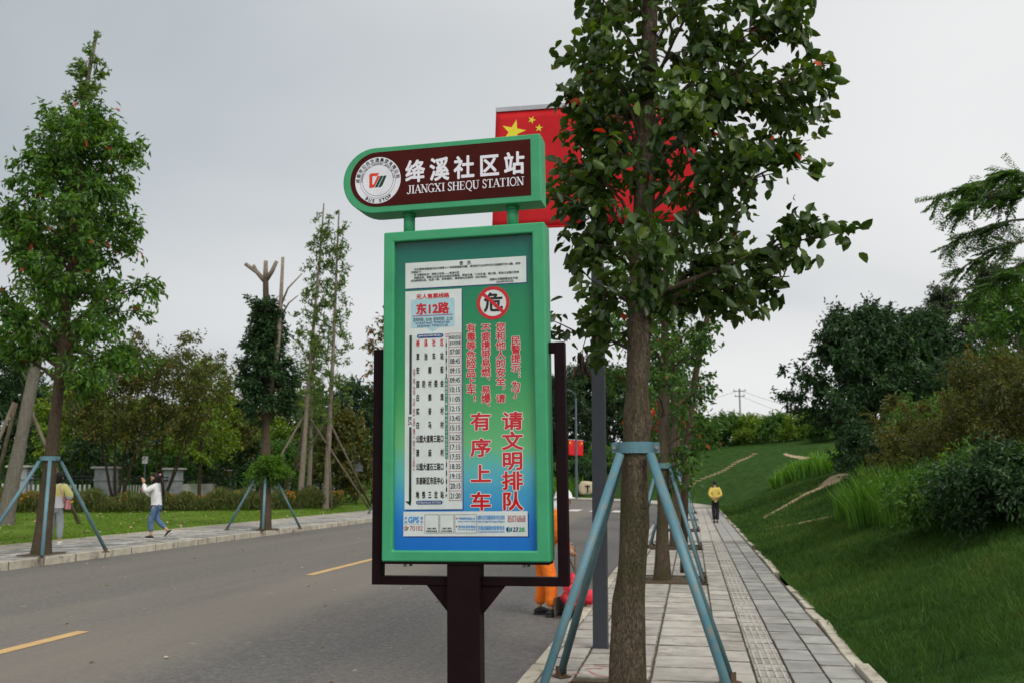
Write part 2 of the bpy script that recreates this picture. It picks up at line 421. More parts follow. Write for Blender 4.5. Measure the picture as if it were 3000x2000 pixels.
def glassmat():
    m, n, l, p = newmat('acrylic_cover')
    tr = n.new('ShaderNodeBsdfTransparent'); tr.inputs[0].default_value = (0.97, 0.985, 0.98, 1)
    gl = n.new('ShaderNodeBsdfGlossy'); gl.inputs['Roughness'].default_value = 0.03
    lw = n.new('ShaderNodeLayerWeight'); lw.inputs['Blend'].default_value = 0.5
    pw = n.new('ShaderNodeMath'); pw.operation = 'POWER'; pw.inputs[1].default_value = 5; l.new(lw.outputs['Facing'], pw.inputs[0])
    fr = n.new('ShaderNodeMapRange'); fr.inputs[3].default_value = 0.012; fr.inputs[4].default_value = 0.7; l.new(pw.outputs[0], fr.inputs[0])
    nz = n.new('ShaderNodeTexNoise'); nz.inputs['Scale'].default_value = 3.5; nz.inputs['Detail'].default_value = 2
    bp = n.new('ShaderNodeBump'); bp.inputs['Strength'].default_value = 0.12; bp.inputs['Distance'].default_value = 0.02
    l.new(nz.outputs['Fac'], bp.inputs['Height']); l.new(bp.outputs[0], gl.inputs['Normal'])
    mx = n.new('ShaderNodeMixShader'); l.new(fr.outputs[0], mx.inputs[0]); l.new(tr.outputs[0], mx.inputs[1]); l.new(gl.outputs[0], mx.inputs[2])
    l.new(mx.outputs[0], n['Material Output'].inputs[0])
    return m
M['glass'] = glassmat()
M['strut'] = mottled('blue_strut_paint', (0.045, 0.155, 0.21), (0.115, 0.24, 0.285), 4, 0.55, 0.15, 30, stretch=(1, 1, 0.5), dirt=((0.19, 0.18, 0.16), 22, 0.50), spec=0.4)
M['strut_worn'] = mottled('worn_teal_strut_paint', (0.045, 0.12, 0.145), (0.11, 0.19, 0.205), 4, 0.6, 0.15, 30, dirt=((0.16, 0.14, 0.115), 22, 0.52), spec=0.35)
M['rust'] = mottled('rusty_steel', (0.05, 0.035, 0.025), (0.13, 0.085, 0.05), 30, 0.7, 0.2)
M['wood_strut'] = mottled('weathered_timber_prop', (0.075, 0.06, 0.042), (0.16, 0.13, 0.095), 8, 0.9, 0.3, stretch=(1, 1, 0.2))
M['pole'] = plain('charcoal_pole_paint', (0.034, 0.040, 0.050), 0.45, 0.4)
M['pole_far'] = plain('grey_pole_paint', (0.10, 0.12, 0.14), 0.5, 0.4)
M['arm'] = plain('pale_banner_arm', (0.42, 0.42, 0.47), 0.5)
M['flag'] = mottled('flag_red_cloth', (0.50, 0.010, 0.016), (0.62, 0.016, 0.022), 3, 0.7, 0.1, 200)
M['star'] = ink('flag_star_yellow', (0.80, 0.68, 0.06))
M['bark1'] = barkmat('camphor_bark', (0.022, 0.017, 0.012), (0.15, 0.115, 0.082), moss=(0.055, 0.060, 0.020), scale=8)
M['bark2'] = barkmat('brown_bark', (0.022, 0.016, 0.011), (0.12, 0.088, 0.062), moss=(0.06, 0.055, 0.025), scale=6)
M['bark_dark'] = barkmat('dark_bark', (0.010, 0.008, 0.006), (0.05, 0.04, 0.028), scale=6)
M['bark_grey'] = barkmat('grey_bark', (0.06, 0.052, 0.042), (0.22, 0.20, 0.17), scale=5)
M['bark_pale'] = barkmat('pale_bark', (0.10, 0.08, 0.06), (0.28, 0.24, 0.19), scale=5)
M['leaf_near'] = leafmat('camphor_leaf', [(0, (0.0195, 0.0448, 0.0078)), (0.45, (0.0422, 0.0897, 0.0143)), (0.8, (0.078, 0.143, 0.0221)), (0.975, (0.146, 0.209, 0.0325)), (0.985, (0.488, 0.0747, 0.0195)), (1, (0.569, 0.105, 0.026))], 0.30, 0.38, 0.45)
M['leaf_fresh'] = leafmat('fresh_leaf', [(0, (0.027, 0.0743, 0.0135)), (0.5, (0.0607, 0.149, 0.0216)), (0.93, (0.121, 0.243, 0.0297)), (0.965, (0.189, 0.27, 0.0338)), (0.975, (0.432, 0.054, 0.0203)), (1, (0.486, 0.081, 0.027))], 0.4)
M['leaf_row'] = leafmat('street_tree_leaf', [(0, (0.0232, 0.0653, 0.0145)), (0.55, (0.0508, 0.128, 0.0232)), (0.94, (0.123, 0.225, 0.0362)), (0.975, (0.319, 0.29, 0.0435)), (0.985, (0.435, 0.116, 0.029)), (1, (0.493, 0.087, 0.029))], 0.38)
M['leaf_dark'] = leafmat('dark_leaf', [(0, (0.0108, 0.0324, 0.0108)), (0.6, (0.023, 0.0621, 0.0175)), (1, (0.0513, 0.115, 0.027))], 0.28)
M['leaf_mid'] = leafmat('mid_green_leaf', [(0, (0.0287, 0.0867, 0.0174)), (0.6, (0.0638, 0.159, 0.0261)), (1, (0.135, 0.25, 0.0377))], 0.38)
M['leaf_yel'] = leafmat('yellow_green_leaf', [(0, (0.0675, 0.15, 0.0194)), (0.6, (0.16, 0.264, 0.0292)), (1, (0.304, 0.369, 0.0486))], 0.42)
M['leaf_brown'] = leafmat('rusty_green_leaf', [(0, (0.0396, 0.0518, 0.0144)), (0.5, (0.0818, 0.0979, 0.0192)), (0.85, (0.132, 0.137, 0.0264)), (1, (0.224, 0.122, 0.03))], 0.35)
M['leaf_red'] = leafmat('reddening_leaf', [(0, (0.03, 0.08, 0.012)), (0.6, (0.09, 0.15, 0.018)), (0.8, (0.17, 0.16, 0.02)), (0.86, (0.28, 0.035, 0.02)), (1, (0.36, 0.05, 0.02))], 0.4)
M['leaf_pine'] = leafmat('feathery_needle', [(0, (0.0506, 0.105, 0.0228)), (0.6, (0.105, 0.183, 0.0358)), (1, (0.177, 0.272, 0.0569))], 0.4)
M['leaf_grey'] = leafmat('grey_green_leaf', [(0, (0.030, 0.045, 0.024)), (0.6, (0.058, 0.082, 0.042)), (1, (0.10, 0.125, 0.065))], 0.3)
M['grass'] = leafmat('grass_blade', [(0, (0.021, 0.0546, 0.0105)), (0.6, (0.0441, 0.105, 0.0179)), (0.97, (0.0893, 0.173, 0.0315)), (1, (0.168, 0.158, 0.0525))], 0.35, 0.6, 0.2)
M['lawn'] = leafmat('lawn_blade', [(0, (0.069, 0.144, 0.0184)), (0.6, (0.127, 0.23, 0.0299)), (0.97, (0.196, 0.299, 0.0437)), (1, (0.276, 0.23, 0.0805))], 0.35, 0.6, 0.2)
M['tallgrass'] = leafmat('tall_grass_blade', [(0, (0.0469, 0.13, 0.021)), (0.6, (0.0938, 0.244, 0.033)), (1, (0.188, 0.358, 0.06))], 0.4)
M['flower'] = leafmat('orange_flower', [(0, (0.55, 0.16, 0.01)), (1, (0.72, 0.30, 0.02))], 0.3)
M['bedleaf'] = leafmat('flower_bed_leaf', [(0, (0.0438, 0.075, 0.0175)), (0.6, (0.0938, 0.131, 0.0275)), (1, (0.188, 0.163, 0.0625))], 0.35)
M['litter'] = leafmat('dry_leaf', [(0, (0.20, 0.13, 0.06)), (0.6, (0.38, 0.28, 0.16)), (1, (0.50, 0.42, 0.30))], 0.1)
M['masonry'] = mottled('grey_pillar_render', (0.19, 0.21, 0.22), (0.33, 0.35, 0.36), 3, 0.9, 0.3, 30)
M['cap'] = mottled('pillar_cap_stone', (0.28, 0.28, 0.27), (0.42, 0.42, 0.41), 3, 0.9, 0.3, 30)
M['iron'] = plain('black_iron', (0.010, 0.011, 0.012), 0.5, 0.4)
M['picket'] = plain('white_picket_paint', (0.50, 0.50, 0.49), 0.6)
M['stone'] = mottled('beige_boulder', (0.36, 0.30, 0.20), (0.55, 0.47, 0.34), 4, 0.9, 0.4)
M['skin'] = plain('skin', (0.46, 0.26, 0.17), 0.55)
M['hair'] = mottled('black_hair', (0.006, 0.005, 0.005), (0.016, 0.013, 0.012), 40, 0.5, 0.3, stretch=(1, 1, 0.15))
M['white_cloth'] = mottled('white_sweatshirt', (0.58, 0.58, 0.58), (0.70, 0.70, 0.70), 5, 0.9, 0.35, 14, dist=0.03)
M['denim'] = mottled('blue_denim', (0.055, 0.105, 0.20), (0.11, 0.18, 0.30), 6, 0.9, 0.3, 14, dist=0.02)
M['grey_cloth'] = mottled('grey_sweatpants', (0.24, 0.27, 0.29), (0.34, 0.37, 0.39), 6, 0.9, 0.35, 14, dist=0.03)
M['orange_cloth'] = mottled('orange_workwear', (0.72, 0.135, 0.012), (0.85, 0.22, 0.025), 5, 0.8, 0.6, 12, dist=0.04)
M['band'] = plain('grey_reflective_band', (0.20, 0.20, 0.22), 0.4)
M['yellow_cloth'] = mottled('yellow_shirt', (0.50, 0.37, 0.075), (0.64, 0.50, 0.13), 6, 0.85, 0.5, 12, dist=0.03)
M['black_cloth'] = mottled('black_trousers', (0.010, 0.010, 0.012), (0.028, 0.028, 0.032), 6, 0.9, 0.3, 14, dist=0.02)
M['shoe'] = plain('black_shoe', (0.015, 0.015, 0.017), 0.6)
M['rubber'] = plain('white_rubber', (0.62, 0.62, 0.58), 0.7)
M['pink'] = plain('pink_strap', (0.60, 0.22, 0.24), 0.6)
M['straw'] = plain('lemon_print', (0.62, 0.42, 0.03), 0.6)
M['redbag'] = mottled('red_plastic_bag', (0.55, 0.02, 0.035), (0.72, 0.06, 0.09), 7, 0.5, 0.8, 12, dist=0.05)
M['pan'] = mottled('rusty_dustpan', (0.06, 0.05, 0.042), (0.14, 0.11, 0.085), 8, 0.7, 0.2)
M['concrete'] = mottled('concrete_pole', (0.16, 0.16, 0.155), (0.26, 0.26, 0.25), 4, 0.9)
M['redcloth'] = M['flag']
def yellow_top():
    """sweatshirt dyed lemon across the shoulders and white below"""
    m, n, l, p = newmat('lemon_and_white_hoodie')
    tc = n.new('ShaderNodeTexCoord'); s = n.new('ShaderNodeSeparateXYZ'); l.new(tc.outputs['Object'], s.inputs[0])
    cr = ramp(n, [(0.0, (0.56, 0.56, 0.58)), (0.45, (0.56, 0.56, 0.58)), (0.55, (0.58, 0.56, 0.20)), (0.93, (0.60, 0.58, 0.22)), (0.97, (0.58, 0.57, 0.55))])
    mr = n.new('ShaderNodeMapRange'); mr.inputs[1].default_value = 0.80; mr.inputs[2].default_value = 1.42; l.new(s.outputs[2], mr.inputs[0]); l.new(mr.outputs[0], cr.inputs[0])
    l.new(cr.outputs[0], p.inputs['Base Color']); p.inputs['Roughness'].default_value = 0.9
    nz = n.new('ShaderNodeTexNoise'); nz.inputs['Scale'].default_value = 14; bp = n.new('ShaderNodeBump'); bp.inputs['Strength'].default_value = 0.4; bp.inputs['Distance'].default_value = 0.03
    l.new(nz.outputs['Fac'], bp.inputs['Height']); l.new(bp.outputs[0], p.inputs['Normal'])
    return m
M['hoodie'] = yellow_top()


# ------------------------------------------------------------------ the ground, road and pavements
UX, UR, UY = -1.5, 45.0, 60.0                     # right kerb line, radius and start of the bend to the left
UC = UX - UR
UE = UY + UR * math.pi / 2
def path(o, u):
    """plan position u metres along the road, o metres right of the right kerb line"""
    if u <= UY: return (UX + o, u)
    if u <= UE:
        a = (u - UY) / UR
        return (UC + (UR + o) * math.cos(a), UY + (UR + o) * math.sin(a))
    return (UC - (u - UE), UY + UR + o)
def offset_of(x, y):
    if y <= UY: return x - UX
    if x > UC: return math.hypot(x - UC, y - UY) - UR
    return y - UY - UR
def hill(x, y):
    s = offset_of(x, y) - 3.05
    if s <= 0: return 0.0
    e = s * s / (s + 0.7)
    w = 0.16 * math.sin(x * 0.31 + 1.3) * math.sin(y * 0.17 + 0.6) + 0.07 * math.sin(x * 0.9 + y * 0.55)
    return 7.6 * (1 - math.exp(-e / 17.0)) + w * min(1, s / 5)
def lawnz(x):
    return 0.2 + min(0.45, max(0.0, 0.013 * (-15.4 - x)))
def roadz(o): return -0.15 + (-o) / 10.9 * 0.2

def strip(name, mat, oss, us, zf, parent=None, kind='structure'):
    V, F = [], []
    for u in us:
        for o in oss:
            x, y = path(o, u); V.append((x, y, zf(o, x, y)))
    n = len(oss)
    for i in range(len(us) - 1):
        for j in range(n - 1):
            F.append((i * n + j, i * n + j + 1, (i + 1) * n + j + 1, (i + 1) * n + j))
    ob = np_mesh(name, V, F, mat, parent, smooth=True)
    if kind: ob['kind'] = kind
    return ob
us_all = list(np.arange(-40, 60, 2.0)) + list(np.linspace(60, UE, 60)) + list(np.arange(UE + 10, UE + 230, 20))

g = B(); g.v = [(-3000, -3000, -1.2), (3000, -3000, -1.2), (3000, 3000, -1.2), (-3000, 3000, -1.2)]; g.f = [(0, 1, 2, 3)]
tag(g.obj('ground', M['grass_ground']), kind='structure')
strip('road', M['asphalt'], [0.05, -2.7, -5.45, -8.2, -10.95], us_all, lambda o, x, y: roadz(o))
# the hillside right of the pavement
oss = list(np.concatenate([np.linspace(3.02, 14, 45), np.linspace(14.5, 45, 50), np.linspace(48, 260, 25)]))
us_h = list(np.concatenate([np.arange(-40, 0, 2.0), np.arange(0, 60, 0.5), np.linspace(60, UE, 110), np.arange(UE + 8, UE + 230, 12)]))
hill_o = strip('hillside', M['grass_ground'], oss, us_h, lambda o, x, y: hill(x, y) - (0.03 if o < 3.06 else 0))
# the lawn across the road
V, F = [], []
ys = list(np.arange(-40, 60, 1.5)) + list(np.linspace(60, UY + UR - 13.9, 30))
ts = list(np.linspace(0, 1, 60) ** 2.0)
for y in ys:
    ex = -15.4 if y <= UY else UC + math.sqrt(max(0, (UR - 13.9) ** 2 - (y - UY) ** 2))
    for t_ in ts:
        x = ex + (-260 - ex) * t_
        V.append((x, y, lawnz(x) - 0.01 + (0.04 * math.sin(x * 1.1) * math.sin(y * 0.7) if t_ > 0 else 0)))
n = len(ts)
F = [(i * n + j, (i + 1) * n + j, (i + 1) * n + j + 1, i * n + j + 1) for i in range(len(ys) - 1) for j in range(n - 1)]
tag(np_mesh('lawn', V, F, M['lawn_ground'], smooth=True), kind='structure')

# dirt path worn up the hillside, and steps further along
def ground_ribbon(name, pts, widths, mat, lift=0.03, sub=14):
    P = []
    for i in range(len(pts) - 1):
        for k in range(sub):
            f = k / sub
            P.append((pts[i][0] + (pts[i + 1][0] - pts[i][0]) * f, pts[i][1] + (pts[i + 1][1] - pts[i][1]) * f, widths[i] + (widths[i + 1] - widths[i]) * f))
    P.append((*pts[-1], widths[-1]))
    V, F = [], []
    for i, (x, y, w) in enumerate(P):
        a, b = P[max(0, i - 1)], P[min(len(P) - 1, i + 1)]
        d = Vector((b[0] - a[0], b[1] - a[1])).normalized(); nx, ny = -d.y, d.x
        wl_ = w * random.uniform(0.75, 1.2); wr_ = w * random.uniform(0.75, 1.2)
        for q in (-wl_, -w * 0.35, w * 0.35, wr_):
            X, Y = x + nx * q, y + ny * q
            V.append((X, Y, hill(X, Y) + (lift if abs(q) < w * 0.5 else lift - 0.02)))
    for i in range(len(P) - 1):
        for j in range(3): F.append((i * 4 + j, i * 4 + j + 1, i * 4 + 5 + j, i * 4 + 4 + j))
    o = np_mesh(name, V, F, mat, smooth=True)
    return tag(o, kind='structure')
ground_ribbon('dirt_path', [(2.5, 37.0), (2.9, 38.6), (3.8, 39.9), (4.7, 41.4), (6.2, 46.0), (7.6, 51.5)], [0.08, 0.30, 0.34, 0.42, 0.7, 0.6], M['dirt'])
ground_ribbon('worn_track', [(2.2, 32.0), (3.2, 29.5), (4.2, 27.4), (5.0, 26.5), (5.7, 25.8)], [0.05, 0.10, 0.05, 0.16, 0.3], M['dirt'], 0.02)
ground_ribbon('dirt_path', [(9.2, 77.5), (8.8, 80), (8.4, 84), (8.0, 88)], [0.2, 0.4, 0.35, 0.15], M['dirt'], 0.05)
steps = thing('stepping_stones', 'line of pale stepping stones climbing the far grassy bank', 'steps', (-0.3, 81.6, 1.0))
for i in range(19):
    f = i / 18
    x, y = -0.3 + 6.3 * f + 0.25 * math.sin(f * 5), 81.6 + 11.0 * f - 1.5 * math.sin(f * 3.14)
    rz = Matrix.Rotation(R(-20 + random.uniform(-12, 12)), 3, 'Z')
    B().box((x + .3, y - 81.6, hill(x, y) - 0.98), (0.46, 0.30, 0.12), rz).obj('stone', M['dirt'], steps, bevel=0.03)

# right pavement
sw = strip('sidewalk', M['joint'], [0.12, 0.7, 1.6, 2.95], us_all, lambda o, x, y: -0.014)
TREE_Y = [7.95, 17.1, 25.4, 33.8, 42.3, 50.8]
TREE_X = -0.55
PITS = [(-1.05, -0.40, 0.45)] + [(-1.05, 0.20, 0.62)] * 5
mesh_cache = {}
def slab_mesh(kind, w, ln, th, mat):
    key = (kind, round(w, 3), round(ln, 3), mat.name)
    if key not in mesh_cache:
        me = bpy.data.meshes.new(kind)
        b = B().box((0, 0, -th / 2), (w, ln, th))
        c = 0.006                                      # worn arris: the top face is drawn in and the edge lowered
        vs_ = [tuple(v) for v in b.v[:4]] + [(v[0], v[1], v[2] - c) for v in b.v[4:]]
        vs_ += [(v[0] - math.copysign(c, v[0]), v[1] - math.copysign(c, v[1]), v[2]) for v in b.v[4:]]
        f = [(0, 1, 5, 4), (1, 2, 6, 5), (2, 3, 7, 6), (3, 0, 4, 7), (4, 5, 9, 8), (5, 6, 10, 9), (6, 7, 11, 10), (7, 4, 8, 11), (8, 9, 10, 11)]
        me.from_pydata(vs_, [], f); me.materials.append(mat)
        mesh_cache[key] = me
    return mesh_cache[key]
COLS = [(-1.352, -1.055, 0.60, 0.0, 'paver'), (-1.045, -0.405, 0.60, 0.3, 'paver'), (-0.395, 0.195, 0.60, 0.3, 'paver'),
        (0.205, 0.495, 0.60, 0.1, 'paver'), (0.505, 0.795, 0.30, 0.0, 'paver'), (0.805, 1.105, 0.60, 0.25, 'paver_grey'), (1.115, 1.405, 0.60, 0.05, 'paver_grey')]
slabs = []
for (x0, x1, ln, off, mt) in COLS:
    y = 3.6 + off
    while y < 60:
        yc = y + ln / 2
        pit = any(x0 < P_[1] - 0.02 and x1 > P_[0] + 0.02 and abs(yc - ty) < P_[2] + ln / 2 - 0.05 for ty, P_ in zip(TREE_Y, PITS))
        if not pit: slabs.append((yc, (x0 + x1) / 2, x1 - x0 - .004, ln - 0.016, mt))
        y += ln
slabs.sort()
rest = {}
for i, (yc, xc, w, ln, mt) in enumerate(slabs):
    if i < 300:
        o = bpy.data.objects.new('paver', slab_mesh('paver', w, ln, 0.05, M[mt])); link(o, sw)
        o.location = (xc + random.uniform(-.002, .002), yc, random.uniform(-0.004, 0.002))
        o.rotation_euler = (random.uniform(-.004, .004), random.uniform(-.006, .006), random.uniform(-.004, .004))
    else:
        rest.setdefault(mt, B()).box((xc, yc, -0.025), (w, ln, 0.05))
for k, b in rest.items(): tag(b.obj('paver', M[k], sw), kind='stuff')
# ribs of the guide strip for the blind
rb = B()
for y in np.arange(7.0, 34, 0.30):
    for k in range(4): rb.box((0.545 + 0.07 * k, y, 0.001), (0.024, 0.265, 0.005))
tag(rb.obj('guide_rib', M['paver'], sw), kind='stuff')
# paving round the bend
arc = B()
for u in np.arange(60.3, UE, 0.62):
    for k in range(5):
        x, y = path(0.42 + k * 0.6, u)
        arc.box((x, y, -0.025), (0.585, 0.605, 0.05), Matrix.Rotation(max(0, (u - UY) / UR), 3, 'Z'))
tag(arc.obj('paver', M['paver'], sw), kind='stuff')
for ty, PIT in zip(TREE_Y, PITS):
    b = B(); V, F = [], []
    for i in range(11):
        for j in range(11):
            V.append((PIT[0] + (PIT[1] - PIT[0]) * i / 10, ty - PIT[2] + 2 * PIT[2] * j / 10, -0.010 - 0.012 * random.random() + 0.035 * math.exp(-((i - 5) ** 2 + (j - 5) ** 2) / 6)))
    F = [(i * 11 + j, i * 11 + 11 + j, i * 11 + 12 + j, i * 11 + 1 + j) for i in range(10) for j in range(10)]
    np_mesh('tree_pit', V, F, M['soil'], sw)
    e = B()
    for s_ in (-1, 1):
        e.box(((PIT[0] + PIT[1]) / 2, ty + s_ * (PIT[2] + 0.0), 0.0), (PIT[1] - PIT[0], 0.012, 0.05))
    for xx in (PIT[0] - .003, PIT[1] + .003): e.box((xx, ty, -0.004), (0.012, 2 * PIT[2] - 0.02, 0.05))
    e.obj('pit_edging', M['rust'], sw)
# red sprayed survey marks on the slabs
mk = B()
def mark(pts, w=0.018):
    for i in range(len(pts) - 1):
        a, b = Vector((*pts[i], 0)), Vector((*pts[i + 1], 0)); d = b - a
        mk.box(((a + b) / 2 + Vector((0, 0, 0.004)))[:], (d.length, w * random.uniform(.6, 1.2), 0.001), Matrix.Rotation(math.atan2(d.y, d.x), 3, 'Z'))
mark([(-1.28, 8.85), (-1.20, 8.78), (-1.08, 8.79), (-1.00, 8.86)]); mark([(-0.95, 8.95), (-0.86, 8.78), (-0.78, 8.74), (-.70, 8.76)], 0.022)
mark([(-1.06, 9.18), (-0.97, 9.20)]); mark([(-1.0, 9.06), (-0.85, 9.1)]); mark([(-0.93, 9.24), (-0.72, 9.16)])
mk.obj('spray_mark', mottled('red_spray', (0.42, 0.12, 0.11), (0.48, 0.22, 0.19), 30, 0.8), sw)

# kerbs: stones one by one on the straight, the bend joined
def kerb(name, xin, xout, top, ys, oarc):
    k = B()
    for u in np.arange(UY + 0.5, UE, 1.0):
        x, y = path((xin + xout) / 2 - UX, u)
        k.box((x, y, top - 0.16), (abs(xout - xin), 1.0 * (UR + oarc) / UR - 0.01, 0.32), Matrix.Rotation((u - UY) / UR, 3, 'Z'))
    ko = tag(k.obj(name, M['kerb'], bevel=0.012), kind='structure')
    B().box(((xin + xout) / 2, (ys[0] + ys[-1]) / 2, top - .17), (abs(xout - xin) - .02, ys[-1] - ys[0] + 1.2, .30)).obj('mortar', M['joint'], ko)
    for y in ys:
        o = bpy.data.objects.new('kerb_stone', slab_mesh('kerb_stone', abs(xout - xin), 0.982, 0.32, M['kerb'])); link(o, ko)
        o.location = ((xin + xout) / 2 + random.uniform(-.006, .006), y + 0.5, top + random.uniform(-.006, .004))
        o.rotation_euler = (0, 0, random.uniform(-.006, .006))
kerb('kerb_right', -1.5, -1.36, 0.004, np.arange(3.2, 59.5, 1.0), 0.07)
kerb('kerb_left', -12.4, -12.54, 0.2, np.arange(12.2, 59.5, 1.0), -10.97)
ed = B()
for y in np.arange(58.5, 60, 1): ed.box((1.48, y, 0), (0.12, 0.98, 0.1))
eo = tag(ed.obj('edging', M['kerb'], bevel=0.01), kind='structure')
for i, y in enumerate(np.arange(4.5, 58, 1.0)):
    if random.random() < 0.12 and y > 12.6: continue        # a few stones are missing or overgrown
    o = bpy.data.objects.new('edging_stone', slab_mesh('edging_stone', 0.12, 0.985, 0.2, M['kerb'])); link(o, eo)
    o.location = (1.48 + random.uniform(-.02, .02), y + 0.5, 0.035 + random.uniform(-.03, .02)); o.rotation_euler = (random.uniform(-.02, .02), 0, random.uniform(-.02, .02))

# left pavement
sl = strip('sidewalk_left', M['joint'], [-11.0, -12, -13, -13.95], us_all, lambda o, x, y: 0.186)
cnt = 0
lrest = B()
for j, (x0, x1, ln, off, mt) in enumerate([(-13.13, -12.55, 0.9, 0.0, 'paver_pale'), (-13.74, -13.15, 0.6, .3, 'paver_pale'), (-14.35, -13.76, 0.9, .5, 'paver_pale'), (-15.35, -14.37, 1.2, 0, 'paver')]):
    for y in np.arange(13 + off, 59, ln):
        if y < 42:
            o = bpy.data.objects.new('paver', slab_mesh('paver', x1 - x0, ln - 0.022, 0.05, M[mt])); link(o, sl)
            o.location = ((x0 + x1) / 2, y + ln / 2, 0.2 + random.uniform(-.004, .003))
        else: lrest.box(((x0 + x1) / 2, y + ln / 2, 0.175), (x1 - x0, ln - 0.02, 0.05))
tag(lrest.obj('paver', M['paver_pale'], sl), kind='stuff')
for (cx_, cy_) in ((-12.98, 17.95), (-12.72, 27.9), (-12.9, 41.5)):
    b = B(); b.v = [(cx_ + (.34 + .07 * math.sin(k * 2.3)) * math.cos(k * math.pi / 10), cy_ + (.62 + .10 * math.sin(k * 1.7)) * math.sin(k * math.pi / 10), .2075) for k in range(20)] ; b.f = [tuple(range(20))]
    b.obj('tree_pit', M['soil'], sl)
le = B()
for y in np.arange(12, 60, 1.0): le.box((-15.41, y + .5, 0.19), (0.10, 0.985, 0.06))
tag(le.obj('edging_left', M['kerb']), kind='structure')

# painted markings
def sheet(name, x0, x1, y0, y1, mat, lift=0.005):
    V = [(x0, y0), (x1, y0), (x1, y1), (x0, y1)]
    V = [(x, y, roadz(x - UX) + lift) for x, y in V]
    return tag(np_mesh(name, V, [(0, 1, 2, 3)], mat), kind='structure')
for y0 in (4.4, 17.3, 30.2, 43.1): sheet('centre_line_dash', -7.08, -6.92, y0, y0 + 6.1, M['yellow_line'])
for i, x0 in enumerate(np.arange(-12.0, -2.0, 1.25)): sheet('crossing_bar', x0, x0 + 0.65, 54.5, 57.5, M['white_line'])
# drain grating by the kerb
dg = thing('drain_grate', 'dark slotted drain grating set in the asphalt by the right kerb', 'drain grate', (-1.78, 15.9, roadz(-.28) + 0.006))
B().box((0, 0, 0), (0.46, 0.72, 0.006)).obj('frame', M['kerb'], dg)
for k in range(9): B().box((0, -0.30 + k * 0.075, 0.008), (0.40, 0.035, 0.008)).obj('slat', M['rust'], dg)

# ------------------------------------------------------------------ grass
def blades(name, X, Y, Z, h, w, mat, lean=0.5, parent=None, tone=None):
    n_ = len(X); a = RNG.uniform(0, 2 * np.pi, n_); la = RNG.uniform(0, 2 * np.pi, n_); ll = RNG.uniform(0, lean, n_) * h
    V = np.zeros((n_, 3, 3))
    V[:, 0] = np.stack([X - np.cos(a) * w, Y - np.sin(a) * w, Z], 1)
    V[:, 1] = np.stack([X + np.cos(a) * w, Y + np.sin(a) * w, Z], 1)
    V[:, 2] = np.stack([X + np.cos(la) * ll, Y + np.sin(la) * ll, Z + h], 1)
    o = np_mesh(name, V.reshape(-1, 3), np.arange(3 * n_).reshape(-1, 3), mat, parent, RNG.uniform(0, 1, n_) if tone is None else tone)
    return tag(o, kind='stuff')
def hill_np(x, y):
    o = np.where(y <= UY, x - UX, np.hypot(x - UC, y - UY) - UR)
    s = np.maximum(o - 3.05, 0); e = s * s / (s + 0.7)
    w = 0.16 * np.sin(x * 0.31 + 1.3) * np.sin(y * 0.17 + 0.6) + 0.07 * np.sin(x * 0.9 + y * 0.55)
    return 7.6 * (1 - np.exp(-e / 17.0)) + w * np.minimum(1, s / 5)
N = 330000
D = 7.5 * np.exp(RNG.uniform(0, 1, N) * math.log(62 / 7.5))
bx = RNG.uniform(1560, 3060, N)
xl = (bx - 1500) / FPX * D
gx = xl * math.cos(YAW) - D * math.sin(YAW); gy = xl * math.sin(YAW) + D * math.cos(YAW)
gx = np.where(RNG.uniform(0, 1, N) < 0.08, 1.5 + RNG.exponential(0.10, N), gx)
keep = (gx > 1.52) & (gy < 62)
# bare along the dirt path
for (ax, ay), (b_x, b_y), w_ in (((2.9, 38.6), (4.7, 41.4), .30), ((4.7, 41.4), (6.2, 46.0), .45), ((6.2, 46), (7.6, 51.5), .5), ((3.2, 29.5), (5.7, 25.8), .07)):
    tt = np.clip(((gx - ax) * (b_x - ax) + (gy - ay) * (b_y - ay)) / ((b_x - ax) ** 2 + (b_y - ay) ** 2), 0, 1)
    keep &= np.hypot(gx - ax - tt * (b_x - ax), gy - ay - tt * (b_y - ay)) > w_
patch = 0.5 + 0.5 * np.sin(gx * 1.7 + 2 * np.sin(gy * .6)) * np.sin(gy * 1.1 + 1.5 * np.sin(gx * .9))
keep &= RNG.uniform(0, 1, N) < 0.45 + 0.55 * patch
gx, gy, D, patch = gx[keep], gy[keep], D[keep], patch[keep]
gh = RNG.uniform(0.035, 0.085, len(gx)) * (0.75 + 0.6 * patch) * np.clip(D / 14, 1, 1.7)
blades('hillside_grass', gx, gy, hill_np(gx, gy) - 0.01, gh, 0.0035 * np.clip(D / 8, 1, 5), M['grass'], 1.1, tone=np.clip(.55 * patch + RNG.uniform(-.12, .55, len(gx)), 0, 1))
N = 130000
D = 17 * np.exp(RNG.uniform(0, 1, N) * math.log(60 / 17)); bx = RNG.uniform(-60, 1200, N); xl = (bx - 1500) / FPX * D
gx = xl * math.cos(YAW) - D * math.sin(YAW); gy = xl * math.sin(YAW) + D * math.cos(YAW)
keep = (gx < -15.47) & (gy < 60); gx, gy, D = gx[keep], gy[keep], D[keep]
blades('lawn_grass', gx, gy, 0.19 + np.minimum(0.45, 0.013 * (-15.4 - gx)), RNG.uniform(0.02, 0.055, len(gx)), 0.004 * np.clip(D / 9, 1, 5), M['lawn'], 1.2)

